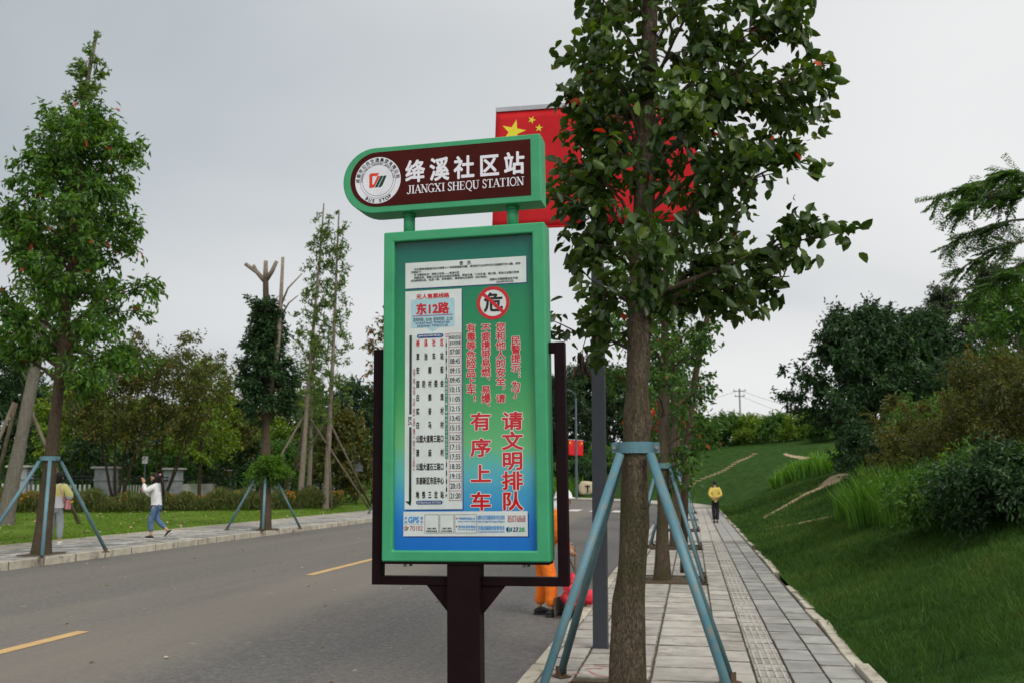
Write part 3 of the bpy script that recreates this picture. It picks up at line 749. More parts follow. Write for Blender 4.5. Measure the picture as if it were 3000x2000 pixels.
N = 2200
D = 8.0 * np.exp(RNG.uniform(0, 1, N) * math.log(30 / 8.0)); bx = RNG.uniform(1900, 3040, N); xl = (bx - 1500) / FPX * D
tx_ = xl * math.cos(YAW) - D * math.sin(YAW); ty_ = xl * math.sin(YAW) + D * math.cos(YAW)
k_ = tx_ > 1.65; tx_, ty_, D = tx_[k_], ty_[k_], D[k_]
rep = 9; X = np.repeat(tx_, rep) + RNG.normal(0, .035, len(tx_) * rep); Y = np.repeat(ty_, rep) + RNG.normal(0, .035, len(tx_) * rep); DD_ = np.repeat(D, rep)
blades('grass_tufts', X, Y, hill_np(X, Y) - .01, RNG.uniform(.08, .17, len(X)), .004 * np.clip(DD_ / 8, 1, 4), M['grass'], 1.3, tone=np.clip(np.repeat(RNG.uniform(.1, .8, len(tx_)), rep) + RNG.uniform(-.1, .2, len(X)), 0, 1))

# ------------------------------------------------------------------ the bus stop sign
SW, SH, SZ = 0.711, 1.40, 1.3666                  # display box width, height, height of its lower edge
img = np.array([(1124.5, 680), (1594, 650.5), (1612, 1647), (1117, 1641)], float)
loc4 = np.array([(0, SH), (SW, SH), (SW, 0), (0, 0)], float)
A = []
for (u, v), (x, y) in zip(img, loc4):
    A.append([u, v, 1, 0, 0, 0, -u * x, -v * x, -x]); A.append([0, 0, 0, u, v, 1, -u * y, -v * y, -y])
HM = np.linalg.svd(np.array(A))[2][-1].reshape(3, 3)
PX = 0.347                                        # the post stands at this distance from the box's left edge
def sl_(px, py):
    """layout of the print: measured photograph position -> metres on the sign face"""
    w = HM @ np.array([px, py, 1.0]); return (w[0] / w[2] - PX, w[1] / w[2] + SZ)
def zoom(ox, oy, s): return lambda x, y: sl_(ox + x * s, oy + y * s)
Z1 = zoom(980, 380, 660 / 2352); Z2 = zoom(1100, 700, 540 / 2352); Z3 = zoom(1150, 900, 490 / 2195); Z4 = zoom(1150, 1180, 490 / 2328); Z7 = zoom(1160, 1480, 400 / 2352)

_tc = bpy.data.curves.new('glyphs', 'FONT'); _tc.resolution_u = 3
_to = bpy.data.objects.new('glyphs', _tc)
_gc = {}
def glyphs(text, bold=0.0):
    """outlines of a text, thickened by overprinting shifted copies; the third column numbers the copy"""
    if text not in _gc:
        _tc.body = text
        me = _to.to_mesh()
        V = np.array([v.co[:2] for v in me.vertices]) if len(me.vertices) else np.zeros((0, 2))
        _gc[text] = (V, [tuple(p.vertices) for p in me.polygons])
        _to.to_mesh_clear()
    V, F = _gc[text]
    if not bold or not len(V): return np.concatenate([V, np.zeros((len(V), 1))], 1), F
    n_ = 4 if bold < .02 else (8 if bold < .05 else 14)
    VV, FF = [], []
    for k in range(n_):
        a = 2 * math.pi * (k + .5) / n_
        VV.append(np.concatenate([V + bold * np.array([math.cos(a), math.sin(a)]), np.full((len(V), 1), k)], 1)); FF += [tuple(i + k * len(V) for i in f) for f in F]
    return np.concatenate(VV), FF
class Print:
    """flat lettering and shapes on the sign face, one mesh per ink"""
    def __init__(s): s.v, s.f, s.k = [], [], 0
    def add(s, V, F):
        s.k = (s.k + 1) % 13                      # strokes that cross are laid a hair apart
        n = len(s.v); s.v += [(p[0], p[1], s.k * 2e-6 + (p[2] * 2.6e-5 if len(p) > 2 else 0)) for p in V]; s.f += [tuple(i + n for i in f) for f in F]
    def poly(s, pts): s.add(pts, [tuple(range(len(pts)))])
    def rect(s, x0, z0, x1, z1): s.poly([(x0, z0), (x1, z0), (x1, z1), (x0, z1)])
    def frame(s, x0, z0, x1, z1, w):
        s.rect(x0, z0, x1, z0 + w); s.rect(x0, z1 - w, x1, z1); s.rect(x0, z0 + w, x0 + w, z1 - w); s.rect(x1 - w, z0 + w, x1, z1 - w)
    def line(s, text, a, b, h, bold=0.0, slant=0.0):
        """a line of text fitted between the points a and b, h high"""
        V, F = glyphs(text, bold)
        if not len(V): return
        x0, x1, y0, y1 = V[:, 0].min(), V[:, 0].max(), V[:, 1].min(), V[:, 1].max()
        zc_ = (a[1] + b[1]) / 2
        X = a[0] + (V[:, 0] - x0) / (x1 - x0) * (b[0] - a[0]); Y = zc_ + ((V[:, 1] - y0) / (y1 - y0) - 0.5) * h
        s.add(np.stack([X + slant * (Y - zc_), Y, V[:, 2]], 1), F)
    def cell(s, ch, c, w, h, bold=0.0, rot=0.0):
        """one character in its em square"""
        V, F = glyphs(ch, bold)
        if not len(V): return
        cx_ = 0.5 if ord(ch[0]) > 0x2e80 else (V[:, 0].min() + V[:, 0].max()) / 2
        kk = V[:, 2:]; q = (V[:, :2] - [cx_, 0.38]) * [w, h]
        if rot: q = q @ np.array([[math.cos(rot), math.sin(rot)], [-math.sin(rot), math.cos(rot)]])
        s.add(np.concatenate([q + [c[0], c[1]], kk], 1), F)
    def ring(s, c, r0, r1, n_=64):
        k = len(s.v)
        for i in range(n_):
            a = 2 * math.pi * i / n_
            s.v.append((c[0] + r0 * math.cos(a), c[1] + r0 * math.sin(a))); s.v.append((c[0] + r1 * math.cos(a), c[1] + r1 * math.sin(a)))
        for i in range(n_):
            j = (i + 1) % n_; s.f.append((k + 2 * i, k + 2 * i + 1, k + 2 * j + 1, k + 2 * j))
    def disc(s, c, r, n_=48, sx=1): s.poly([(c[0] + sx * r * math.cos(2 * math.pi * i / n_), c[1] + r * math.sin(2 * math.pi * i / n_)) for i in range(n_)])
    def capsule(s, x0, z0, x1, z1, vert=False):
        pts = []; r = min(x1 - x0, z1 - z0) / 2
        for i in range(24):
            a = 2 * math.pi * i / 24 + math.pi / 24
            cx_ = (x1 - r if math.cos(a) > 0 else x0 + r); cz_ = (z1 - r if math.sin(a) > 0 else z0 + r)
            pts.append((cx_ + r * math.cos(a), cz_ + r * math.sin(a)))
        s.poly(pts)
    def stroke(s, pts, w):
        for i in range(len(pts) - 1):
            a, b = np.array(pts[i]), np.array(pts[i + 1]); d = b - a; L_ = np.hypot(*d)
            if L_ < 1e-9: continue
            n_ = np.array([-d[1], d[0]]) / L_ * w / 2
            s.poly([a - n_, b - n_, b + n_, a + n_])
    def obj(s, name, mat, parent, y):
        # each ink lies a fraction of a millimetre in front of the one below
        o = np_or_poly(name, [(p[0], y - (p[2] if len(p) > 2 else 0), p[1]) for p in s.v], s.f, mat, parent)
        if name.endswith(('print', 'lettering', 'outline', 'border', 'arrow')): o['kind'] = 'stuff'
        return o
def np_or_poly(name, V, F, mat, parent):
    me = bpy.data.meshes.new(name); me.from_pydata(V, [], F); me.materials.append(mat)
    bm = bmesh.new(); bm.from_mesh(me)
    for f in bm.faces:
        f.normal_update()
        if f.normal.y > 0: f.normal_flip()
    bm.to_mesh(me); bm.free()
    return link(bpy.data.objects.new(name, me), parent)
def sheet_local(zf, tl, tr, br, bl):
    p = [zf(*q) for q in (tl, tr, br, bl)]
    return (p[0][0] + p[3][0]) / 2, (p[2][1] + p[3][1]) / 2, (p[1][0] + p[2][0]) / 2, (p[0][1] + p[1][1]) / 2
MM = lambda zf, d: abs(zf(0, 500)[1] - zf(0, 500 + d)[1])     # a height in zoom pixels -> metres

sign = thing('bus_stop_sign', 'green and dark brown bus stop sign with brown rounded header and printed timetable', 'bus stop sign', (-0.913, 3.985, 0), (0, -0.012, -0.0319))
FY = -0.06                                        # front plane of the boxes, the post centre is at y = 0
# post, bracket frame, gussets
B().box((0, -0.005, 0.66), (0.137, 0.085, 1.32 + 0.075)).obj('post', M['sign_dark'], sign, bevel=0.004)
b = B().box((0, 0, 0.006), (0.26, 0.22, 0.012)); b.obj('base_plate', M['sign_dark'], sign)
for sx_ in (-1, 1):
    for sy_ in (-1, 1): B().tube([(sx_ * .1, sy_ * .08, 0.012), (sx_ * .1, sy_ * .08, 0.03)], 0.012, 6).obj('bolt', M['bolt'], sign)
fx0, fx1, fz0, fz1, fw = -0.060 - PX, 0.778 - PX, 1.268, 2.262, 0.044
for xx in (fx0 + fw / 2, fx1 - fw / 2): B().box((xx, 0.01, (fz0 + fz1) / 2), (fw, 0.045, fz1 - fz0)).obj('bracket_upright', M['sign_dark'], sign, bevel=0.003)
for (xa, xb, zz, hh_) in ((fx0 + fw, -0.0685, fz0 + .018, .036), (0.0685, fx1 - fw, fz0 + .018, .036), (fx0 + fw, -PX + 0.01, fz1 - .022, .044), (SW - PX - 0.01, fx1 - fw, fz1 - .022, .044)):
    B().box(((xa + xb) / 2, 0.01, zz), (xb - xa, 0.043, hh_)).obj('bracket_bar', M['sign_dark'], sign, bevel=0.003)
for s_ in (-1, 1):
    B().prism([(s_ * 0.0685, 1.268), (s_ * 0.168, 1.268), (s_ * 0.0685, 1.150)], -0.004, 0.004).obj('gusset', M['sign_dark'], sign)
B().box((SW / 2 - PX, 0.0, SZ - 0.005), (SW - 0.012, 0.105, 0.010)).obj('bottom_plate', M['sign_dark'], sign)
for x in (0.095, 0.11, 0.60, 0.612): B().tube([(x - PX, -0.035 + (0.03 if x in (0.11, .612) else 0), SZ - 0.010), (x - PX, -0.035 + (0.03 if x in (0.11, .612) else 0), SZ - 0.022)], 0.007, 6).obj('bolt', M['bolt'], sign)
# display box: four frame members round the window, sides and back
db = B()
wx0, wx1, wz0, wz1 = 0.047, 0.657, 0.045, 1.355
def ringbox(b, x0, x1, z0, z1, X0, X1, Z0, Z1, ya, yb):
    n_ = len(b.v)
    for y in (ya, yb):
        for (x, z) in ((x0, z0), (x1, z0), (x1, z1), (x0, z1), (X0, Z0), (X1, Z0), (X1, Z1), (X0, Z1)): b.v.append((x, y, z))
    for i in range(4):
        j = (i + 1) % 4
        b.f += [(n_ + i, n_ + j, n_ + 4 + j, n_ + 4 + i), (n_ + 8 + i, n_ + 12 + i, n_ + 12 + j, n_ + 8 + j), (n_ + i, n_ + 8 + i, n_ + 8 + j, n_ + j), (n_ + 4 + i, n_ + 4 + j, n_ + 12 + j, n_ + 12 + i)]
ringbox(db, -PX, SW - PX, SZ, SZ + SH, wx0 - PX, wx1 - PX, SZ + wz0, SZ + wz1, FY, FY + 0.12)
box_o = db.obj('display_box', M['sign_green'], sign, bevel=0.007, segs=3)
PY = FY + 0.028                                   # the printed panel behind its cover
pan = B().box(((wx0 + wx1) / 2 - PX, PY + 0.006, SZ + (wz0 + wz1) / 2), (wx1 - wx0 + 0.004, 0.012, wz1 - wz0 + 0.004)).obj('display_panel', M['panel'], sign)
B().box((SW / 2 - PX, FY + 0.112, SZ + SH / 2), (wx1 - wx0 - 0.004, 0.006, wz1 - wz0 - 0.004)).obj('back_panel', M['sign_green'], sign)
B().box(((wx0 + wx1) / 2 - PX, FY + 0.017, SZ + (wz0 + wz1) / 2), (wx1 - wx0 - 0.002, 0.004, wz1 - wz0 - 0.002)).obj('glass_cover', M['glass'], sign)
# header box with a round end
hx0, hx1, hz0, hz1 = -0.192 - PX, 0.699 - PX, SZ + 1.490, SZ + 1.788
def dshape(x0, x1, z0, z1, n_=20):
    r = (z1 - z0) / 2; cx_, cz_ = x0 + r, (z0 + z1) / 2
    return [(x1, z0), (x1, z1)] + [(cx_ + r * math.cos(math.pi / 2 + math.pi * i / n_), cz_ + r * math.sin(math.pi / 2 + math.pi * i / n_)) for i in range(n_ + 1)]
hb = B().prism(dshape(hx0, hx1, hz0, hz1), FY, FY + 0.12)
hb.obj('header_box', M['sign_green'], sign, bevel=0.004)
hp = Print(); hp.poly(dshape(-0.157 - PX, 0.657 - PX, SZ + 1.518, SZ + 1.766))
header = hp.obj('header_panel', M['sign_brown'], sign, FY - 0.0012)
for x in (0.097, 0.563):
    hpst = B().tube([(x - PX, 0, SZ + SH - 0.01), (x - PX, 0, hz0 + 0.01)], 0.025, 20).obj('header_post', M['sign_green'], sign, smooth=True)
    B().tube([(x - PX, 0, hz0 - 0.012), (x - PX, 0, hz0 + 0.002)], 0.029, 20).obj('collar', M['sign_green'], hpst, smooth=False)
y1, y2, y3, y4 = FY - 0.0018, FY - 0.0024, FY - 0.0030, FY - 0.0036
cell_px = lambda zf, x0, x1, y0_, y1_: (zf((x0 + x1) / 2, (y0_ + y1_) / 2), abs(zf(x1, y0_)[0] - zf(x0, y0_)[0]), abs(zf(x0, y0_)[1] - zf(x0, y1_)[1]))
pt = Print()
for ch, x0, x1, ya, yb in (('绛', 745, 940, 322, 546), ('溪', 998, 1195, 296, 530), ('社', 1250, 1455, 282, 510), ('区', 1512, 1715, 262, 490), ('站', 1770, 1978, 243, 470)):
    c, w, h = cell_px(Z1, x0, x1, ya, yb); pt.cell(ch, c, w * 1.06, h * 1.07, 0.03)
# roman capitals with serifs
SER = {'J': [('v', .5, .16, 1), ('c', [(.5, .2), (.45, .05), (.3, 0), (.15, .04), (.12, .16)], .11), ('s', .5, 1)], 'I': [('v', .3, 0, 1), ('s', .3, 0), ('s', .3, 1)],
       'A': [('l', [(.08, 0), (.46, 1)], .07), ('l', [(.42, 1), (.80, 0)], .17), ('l', [(.2, .33), (.66, .33)], .06), ('s', .08, 0), ('s', .82, 0)],
       'N': [('l', [(.14, 0), (.14, 1)], .07), ('l', [(.1, 1), (.78, 0)], .17), ('l', [(.78, 0), (.78, 1)], .07), ('s', .14, 0), ('s', .78, 1), ('s', .1, 1)],
       'G': [('c', [(.78, .78), (.66, .95), (.46, 1), (.25, .92), (.12, .72), (.08, .5), (.12, .27), (.25, .07), (.46, 0), (.64, .04), (.74, .12)], .10), ('v', .72, .05, .42), ('s', .72, .44)],
       'X': [('l', [(.08, 1), (.76, 0)], .17), ('l', [(.74, 1), (.1, 0)], .07), ('s', .12, 0), ('s', .74, 0), ('s', .1, 1), ('s', .72, 1)],
       'S': [('c', [(.56, .78), (.5, .95), (.34, 1), (.18, .93), (.13, .76), (.2, .6), (.42, .46), (.55, .32), (.54, .14), (.42, .02), (.28, 0), (.14, .08), (.1, .26)], .12)],
       'H': [('v', .16, 0, 1), ('v', .74, 0, 1), ('l', [(.16, .52), (.74, .52)], .06), ('s', .16, 0), ('s', .16, 1), ('s', .74, 0), ('s', .74, 1)],
       'E': [('v', .18, 0, 1), ('l', [(.05, .97), (.66, .97)], .06), ('l', [(.05, .03), (.70, .03)], .06), ('l', [(.2, .53), (.5, .53)], .06), ('l', [(.66, 1), (.66, .76)], .05), ('l', [(.70, 0), (.70, .26)], .05), ('l', [(.5, .4), (.5, .66)], .05)],
       'Q': [('c', [(.46 + .38 * math.cos(a * math.pi / 8), .5 + .5 * math.sin(a * math.pi / 8)) for a in range(17)], .11), ('l', [(.42, .02), (.6, -.18), (.82, -.22)], .10)],
       'O': [('c', [(.46 + .38 * math.cos(a * math.pi / 8), .5 + .5 * math.sin(a * math.pi / 8)) for a in range(17)], .11)],
       'U': [('c', [(.16, 1), (.16, .3), (.22, .1), (.36, .01)], .17), ('c', [(.36, .01), (.54, .02), (.68, .14), (.72, .34), (.72, 1)], .07), ('s', .16, 1), ('s', .72, 1)],
       'T': [('v', .38, 0, 1), ('l', [(.04, .97), (.72, .97)], .06), ('l', [(.04, 1), (.04, .76)], .05), ('l', [(.72, 1), (.72, .76)], .05), ('s', .38, 0)]}
ADV = {'J': .62, 'I': .50, 'A': .90, 'N': .92, 'G': .92, 'X': .86, 'S': .68, 'H': .92, 'E': .82, 'Q': .94, 'O': .94, 'U': .90, 'T': .78, ' ': .36}
txt = 'JIANGXI SHEQU STATION'
a_, b_ = Z1(752, 620), Z1(1976, 548); hh_ = MM(Z1, 84); zc0 = (a_[1] + b_[1]) / 2 - hh_ / 2
tot = sum(ADV[c] for c in txt); kx = (b_[0] - a_[0]) / tot; pen = 0
sr = Print()
for c in txt:
    for op in SER.get(c, []):
        T_ = lambda x, y: (a_[0] + (pen + x) * kx, zc0 + y * hh_)
        if op[0] == 'v': x = op[1]; p0, p1 = T_(x, op[2]), T_(x, op[3]); sr.rect(p0[0] - .085 * kx, p0[1], p0[0] + .085 * kx, p1[1])
        elif op[0] == 's': p0 = T_(op[1], op[2]); sr.rect(p0[0] - .2 * kx, p0[1] - .0, p0[0] + .2 * kx, p0[1] + (.055 if op[2] < .4 else -.055) * hh_)
        else: sr.stroke([T_(*q) for q in op[1]], op[2] * kx * 1.05)
    pen += ADV[c]
pt.obj('title_lettering', M['title'], header, y1)
sr.obj('roman_lettering', M['title'], header, y1)
# emblem
ec = Z1(455, 527); er = abs(Z1(692, 527)[0] - Z1(219, 527)[0]) / 2; eu = er / 237
pd = Print(); pd.disc(ec, er, 64); pd.obj('emblem_disc', M['disc'], header, y1)
pe = Print()
pe.ring(ec, 182 * eu, 184.5 * eu); pe.ring(ec, 158 * eu, 161 * eu)
s1 = '成都市公共交通集团有限公司'
for i, ch in enumerate(s1):
    an = R(178 - 171 * i / 12); pe.cell(ch, (ec[0] + 209 * eu * math.cos(an), ec[1] + 209 * eu * math.sin(an)), 42 * eu, 42 * eu, 0.02, an - math.pi / 2)
s2 = 'CHENGDU PUBLIC TRANSPORT GROUP CO.,LTD.'
for i, ch in enumerate(s2):
    an = R(182 - 180 * i / (len(s2) - 1)); pe.cell(ch, (ec[0] + 171 * eu * math.cos(an), ec[1] + 171 * eu * math.sin(an)), 19 * eu, 19 * eu, 0.02, an - math.pi / 2)
s3 = 'BUS STOP'
for i, ch in enumerate(s3):
    an = R(-122 + 69 * i / 7); pe.cell(ch, (ec[0] + 209 * eu * math.cos(an), ec[1] + 209 * eu * math.sin(an)), 46 * eu, 46 * eu, 0.035, an + math.pi / 2)
pe.obj('emblem_lettering', M['black'], header, y2)
def logo(zmap, pr, pg):
    for q in ([(367, 472), (383, 456), (468, 452), (450, 482), (398, 484)], [(367, 472), (398, 484), (398, 572), (367, 607)], [(398, 572), (412, 570), (452, 482), (480, 482), (416, 602), (367, 607)]):
        pr.poly([zmap(*p) for p in q])
    for q in ([(484, 482), (512, 480), (452, 600), (422, 601)], [(518, 480), (547, 478), (505, 578), (484, 598), (458, 602)]): pg.poly([zmap(*p) for p in q])
lr, lg = Print(), Print(); logo(Z1, lr, lg)
lr.obj('emblem_logo_red', M['logored'], header, y2); lg.obj('emblem_logo_green', M['logogreen'], header, y2)

# the printed sheets in the window
q1, q2, q3, q4, q5 = PY - 0.0008, PY - 0.0014, PY - 0.0020, PY - 0.0026, PY - 0.0032
sheet_edges = Print(); sheets = {}
n_sh = sheet_local(Z2, (357, 283), (1905, 207), (1908, 542), (358, 610))
r_sh = (*[sheet_local(Z2, (357, 648), (1088, 617), (1088, 617), (357, 648))[0]], Z4(500, 1468)[1], Z4(948, 800)[0], (Z2(357, 648)[1] + Z2(1088, 617)[1]) / 2)
h_sh = sheet_local(Z7, (95, 88), (2250, 98), (2250, 533), (92, 515))
for nm, s_ in (('notice_sheet', n_sh), ('route_sheet', r_sh), ('hotline_sheet', h_sh)):
    sheet_edges.rect(s_[0] + 0.006, s_[1] - 0.004, s_[2] + 0.004, s_[3] - 0.01)  # navy border print, offset to show below and right of each sheet
    p = Print(); p.rect(*s_); p.obj(nm, M['sheet'], pan, q2)
sheet_edges.obj('sheet_border', M['navy'], pan, q1)
ink_ = {k: Print() for k in ('black', 'red', 'darkred', 'navy', 'blue', 'green', 'darkgreen', 'trough', 'hotgreen', 'white', 'logored', 'logogreen')}
BK = ink_['black']
# notice
BK.cell('告', Z2(1075, 288), MM(Z2, 52), MM(Z2, 54), 0.02); BK.cell('示', Z2(1173, 284), MM(Z2, 52), MM(Z2, 54), 0.02)
for tx_, a, b, h in (('为方便草池街道片区与地铁十八号线的接驳问题，我司拟于2020年9月27日起新开东12路。具体', (472, 360), (1835, 304), 31), ('方案如下：', (428, 405), (570, 400), 30),
                     ('东12路起讫点：地铁三岔站——绛溪社区', (470, 435), (1050, 413), 30), ('线路走向：地铁三岔站发出后经机场南线、货运大道、Y107乡道、简三路、草池三岔路口至终', (470, 470), (1818, 412), 31),
                     ('点站绛溪社区。往返一致。如有疑问，请咨询公交热线：85076868。', (428, 508), (1405, 468), 31), ('成都公交集团营运生产部', (1437, 498), (1800, 486), 31), ('2020年9月23日', (1522, 530), (1742, 524), 28)):
    BK.line(tx_, Z2(*a), Z2(*b), MM(Z2, h), 0.022)
# route sheet
pb = Print(); c0, c1 = Z2(430, 756), Z2(987, 756); zb = Z2(700, 1108)[1]; r_ = 0.008
pb.rect(c0[0], zb + r_, c1[0], c0[1] - r_); pb.rect(c0[0] + r_, c0[1] - r_, c1[0] - r_, c0[1]); pb.rect(c0[0] + r_, zb, c1[0] - r_, zb + r_)
for (xx, zz, a0) in ((c0[0] + r_, c0[1] - r_, 90), (c1[0] - r_, c0[1] - r_, 0), (c0[0] + r_, zb + r_, 180), (c1[0] - r_, zb + r_, 270)):
    pb.poly([(xx, zz)] + [(xx + r_ * math.cos(R(a0 + 15 * i)), zz + r_ * math.sin(R(a0 + 15 * i))) for i in range(7)])
pb.poly([Z2(620, 1109), Z2(708, 1160), Z2(800, 1106)])
pb.capsule(Z2(500, 1248)[0], Z2(680, 1246)[1], Z2(852, 1190)[0], Z2(680, 1184)[1]); pb.capsule(Z4(298, 1402)[0], Z4(490, 1402)[1], Z4(686, 1338)[0], Z4(490, 1338)[1])
pb.obj('pale_blue_print', M['paleblue'], pan, q3)
RD = ink_['red']; DR = ink_['darkred']; NV = ink_['navy']
RD.line('无人售票线路', Z2(498, 712), Z2(922, 703), MM(Z2, 62), 0.03); RD.line('东12路', Z2(497, 868), Z2(920, 866), MM(Z2, 150), 0.045)
ink_['trough'].rect(Z2(445, 965)[0], Z2(700, 960)[1], Z2(970, 944)[0], Z2(700, 951)[1])
BK.line('发车时间：07:00  收车时间：21:20', Z2(456, 1010), Z2(960, 998), MM(Z2, 52), 0.012)
NV.line('STARTING TIME:07:00', Z2(488, 1052), Z2(925, 1046), MM(Z2, 27), 0.015); NV.line('ENDING TIME:21:20', Z2(512, 1089), Z2(902, 1083), MM(Z2, 27), 0.015)
NV.capsule(Z2(508, 1240)[0], Z2(674, 1240)[1], Z2(842, 1195)[0], Z2(674, 1192)[1]); NV.capsule(Z4(304, 1397)[0], Z4(485, 1397)[1], Z4(670, 1345)[0], Z4(485, 1347)[1])
WH = ink_['white']
WH.line('JIANGXISHEQU', Z2(524, 1219), Z2(822, 1212), MM(Z2, 28), 0.02); WH.line('DITIESANCHA STATION', Z4(320, 1373), Z4(650, 1372), MM(Z4, 30), 0.015)
RD.line('地铁', Z2(868, 1198), Z2(908, 1196), MM(Z2, 20)); RD.line('换乘', Z2(868, 1228), Z2(908, 1226), MM(Z2, 20))
# timetable
tx0, tx1 = Z4(762, 700)[0], Z4(940, 700)[0]; tz0 = Z4(850, 1348)[1]; tz1 = Z3(805, 320)[1]; tzh = Z3(805, 500)[1]; lw = 0.0016
times = '07:00 08:45 09:15 09:45 10:15 11:05 12:15 13:45 15:15 16:25 17:15 17:55 18:35 19:15 20:15 21:20'.split()
DR.rect(tx0, tz0, tx0 + lw, tz1); DR.rect(tx1 - lw, tz0, tx1, tz1); DR.rect(tx0, tz1 - lw, tx1, tz1); DR.rect(tx0, tz0, tx1, tz0 + lw)
rh = (tzh - tz0) / 16
for i, tm in enumerate(times):
    zt = tzh - i * rh
    DR.rect(tx0, zt - lw / 2, tx1, zt + lw / 2)
    BK.line(tm, (tx0 + 0.1 * (tx1 - tx0), zt - rh / 2), (tx1 - 0.1 * (tx1 - tx0), zt - rh / 2), rh * 0.56, 0.016)
zt = (tz1 + tzh) / 2; hq = (tz1 - tzh)
BK.line('绛溪社区站', (tx0 + .003, zt + hq * .2), (tx1 - .003, zt + hq * .2), hq * .30, 0.01); BK.line('发车时刻表', (tx0 + .003, zt - hq * .22), (tx1 - .003, zt - hq * .22), hq * .30, 0.01)
# stops
xa, xb = Z4(300, 700)[0], Z4(690, 700)[0]
stops = ['绛溪社区', '草池车站', '安顺街', '国防村委会', '白鹤观', '实奋村', '白马村', '公园大道简三路口', '清庙村', '公园大道石三路口', '东部新区市民中心', '地铁三岔站']
zt0, zt1 = Z3(470, 445)[1], Z4(490, 1263)[1]; cw, chh = MM(Z4, 50), MM(Z4, 105)
for i, s_ in enumerate(stops):
    zz = zt0 + (zt1 - zt0) * i / 11
    for k, ch in enumerate(s_):
        xx = xa + cw / 2 + (xb - xa - cw) * k / (len(s_) - 1)
        (RD if i == 0 else BK).cell(ch, (xx, zz), cw * 0.98, chh, 0.032)
# direction arrow
DG = ink_['darkgreen']; ax0, ax1 = Z3(196, 800)[0], Z3(228, 800)[0]
DG.rect(ax0, Z3(210, 1382)[1], ax1, Z3(210, 347)[1]); DG.rect(ax0, Z4(215, 1356)[1], ax1, Z4(215, 315)[1])
DG.poly([Z4(148, 1353), Z4(224, 1418), (ax1, Z4(215, 1353)[1])])
V_, F_ = glyphs('BUS', 0.01); x0_, x1_, y0_, y1_ = V_[:, 0].min(), V_[:, 0].max(), V_[:, 1].min(), V_[:, 1].max()
za, zb_ = Z4(215, 170)[1], Z4(215, 287)[1]; xr0, xr1 = Z4(190, 230)[0], Z4(240, 230)[0]
BK.add(np.stack([xr0 + (V_[:, 1] - y0_) / (y1_ - y0_) * (xr1 - xr0), za + (V_[:, 0] - x0_) / (x1_ - x0_) * (zb_ - za), V_[:, 2]], 1), F_)
# the small print up the side of the stops
s_ = '主动刷卡（次数卡、电子钱包） 无卡投币 自备小钞 不设找补 普通车一元 高档车二元22:00后加收一元'
z0_, z9_ = Z3(260, 795)[1], Z4(270, 912)[1]; stp = (z9_ - z0_) / (len(s_) - 1)
for k, ch in enumerate(s_):
    if ch != ' ': DR.cell(ch, (Z4(272, 500)[0], z0_ + stp * k), MM(Z4, 38), abs(stp) * 1.02, 0.01, -math.pi / 2 if ch in '（）' else 0)
# metro transfer ladder and opening notice
lx0, lx1 = Z4(720, 900)[0], Z4(736, 900)[0]
def ladder(za_, zb_, n_):
    for k in range(n_):
        a = za_ + (zb_ - za_) * k / n_; b = za_ + (zb_ - za_) * (k + 1) / n_
        if k % 2: BK.rect(lx0, b, lx1, a)
        else: BK.frame(lx0 + .0005, b, lx1 - .0005, a, 0.0008)
ladder(Z3(688, 397)[1], Z3(688, 905)[1], 10); ladder(Z4(728, 755)[1], Z4(728, 1225)[1], 8)
ink_['green'].capsule(Z4(707, 500)[0], Z4(728, 762)[1], Z4(749, 500)[0], Z3(686, 900)[1])
s_ = '本线路定于二零二零年九月二十七日正式开行'; z0_, z9_ = Z3(686, 935)[1], Z4(728, 725)[1]
for k, ch in enumerate(s_): WH.cell(ch, (Z4(728, 500)[0], z0_ + (z9_ - z0_) * k / (len(s_) - 1)), MM(Z4, 34), MM(Z4, 44), 0.012)
mc = Z4(725, 1272); mr_ = MM(Z4, 16)
BK.ring(mc, mr_ * .82, mr_, 24); BK.rect(mc[0] - mr_ * .6, mc[1] - mr_ * .35, mc[0] + mr_ * .6, mc[1] - mr_ * .15); BK.rect(mc[0] - mr_ * .6, mc[1] + mr_ * .25, mc[0] + mr_ * .6, mc[1] + mr_ * .4); BK.rect(mc[0] - .0008, mc[1] - mr_ * .3, mc[0] + .0008, mc[1] + mr_)
BK.stroke([(mc[0] - mr_ * .5, mc[1] - mr_), (mc[0] - mr_ * .9, mc[1] - mr_ * 1.9)], 0.001); BK.stroke([(mc[0] + mr_ * .5, mc[1] - mr_), (mc[0] + mr_ * .9, mc[1] - mr_ * 1.9)], 0.001)
# hotline sheet
BL = ink_['blue']; z7 = lambda ch, x, y, w, h, P_, bd=0.02: P_.cell(ch, Z7(x, y), MM(Z7, w), MM(Z7, h), bd)
for ch, x, y in (('本', 136, 200), ('站', 136, 270), ('编', 411, 200), ('号', 411, 270)): z7(ch, x, y, 50, 54, BL)
BL.line('GPS', Z7(178, 232), Z7(365, 232), MM(Z7, 112), 0.045)
BL.rect(Z7(110, 313)[0], Z7(270, 314)[1], Z7(430, 313)[0], Z7(270, 311)[1])
DR.line('70102', Z7(206, 380), Z7(430, 381), MM(Z7, 82))
k7 = 80 / 180
logo(lambda x, y: Z7(112 + (x - 367) * k7, 340 + (y - 452) * k7 * 1.15), ink_['logored'], ink_['hotgreen'])
for x0, x1, ya, yb in ((463, 710, 142, 468), (724, 972, 145, 468), (986, 1367, 145, 470)):
    a, b = Z7(x0, ya), Z7(x1, yb); BK.frame(a[0], b[1], b[0], a[1], MM(Z7, 5))
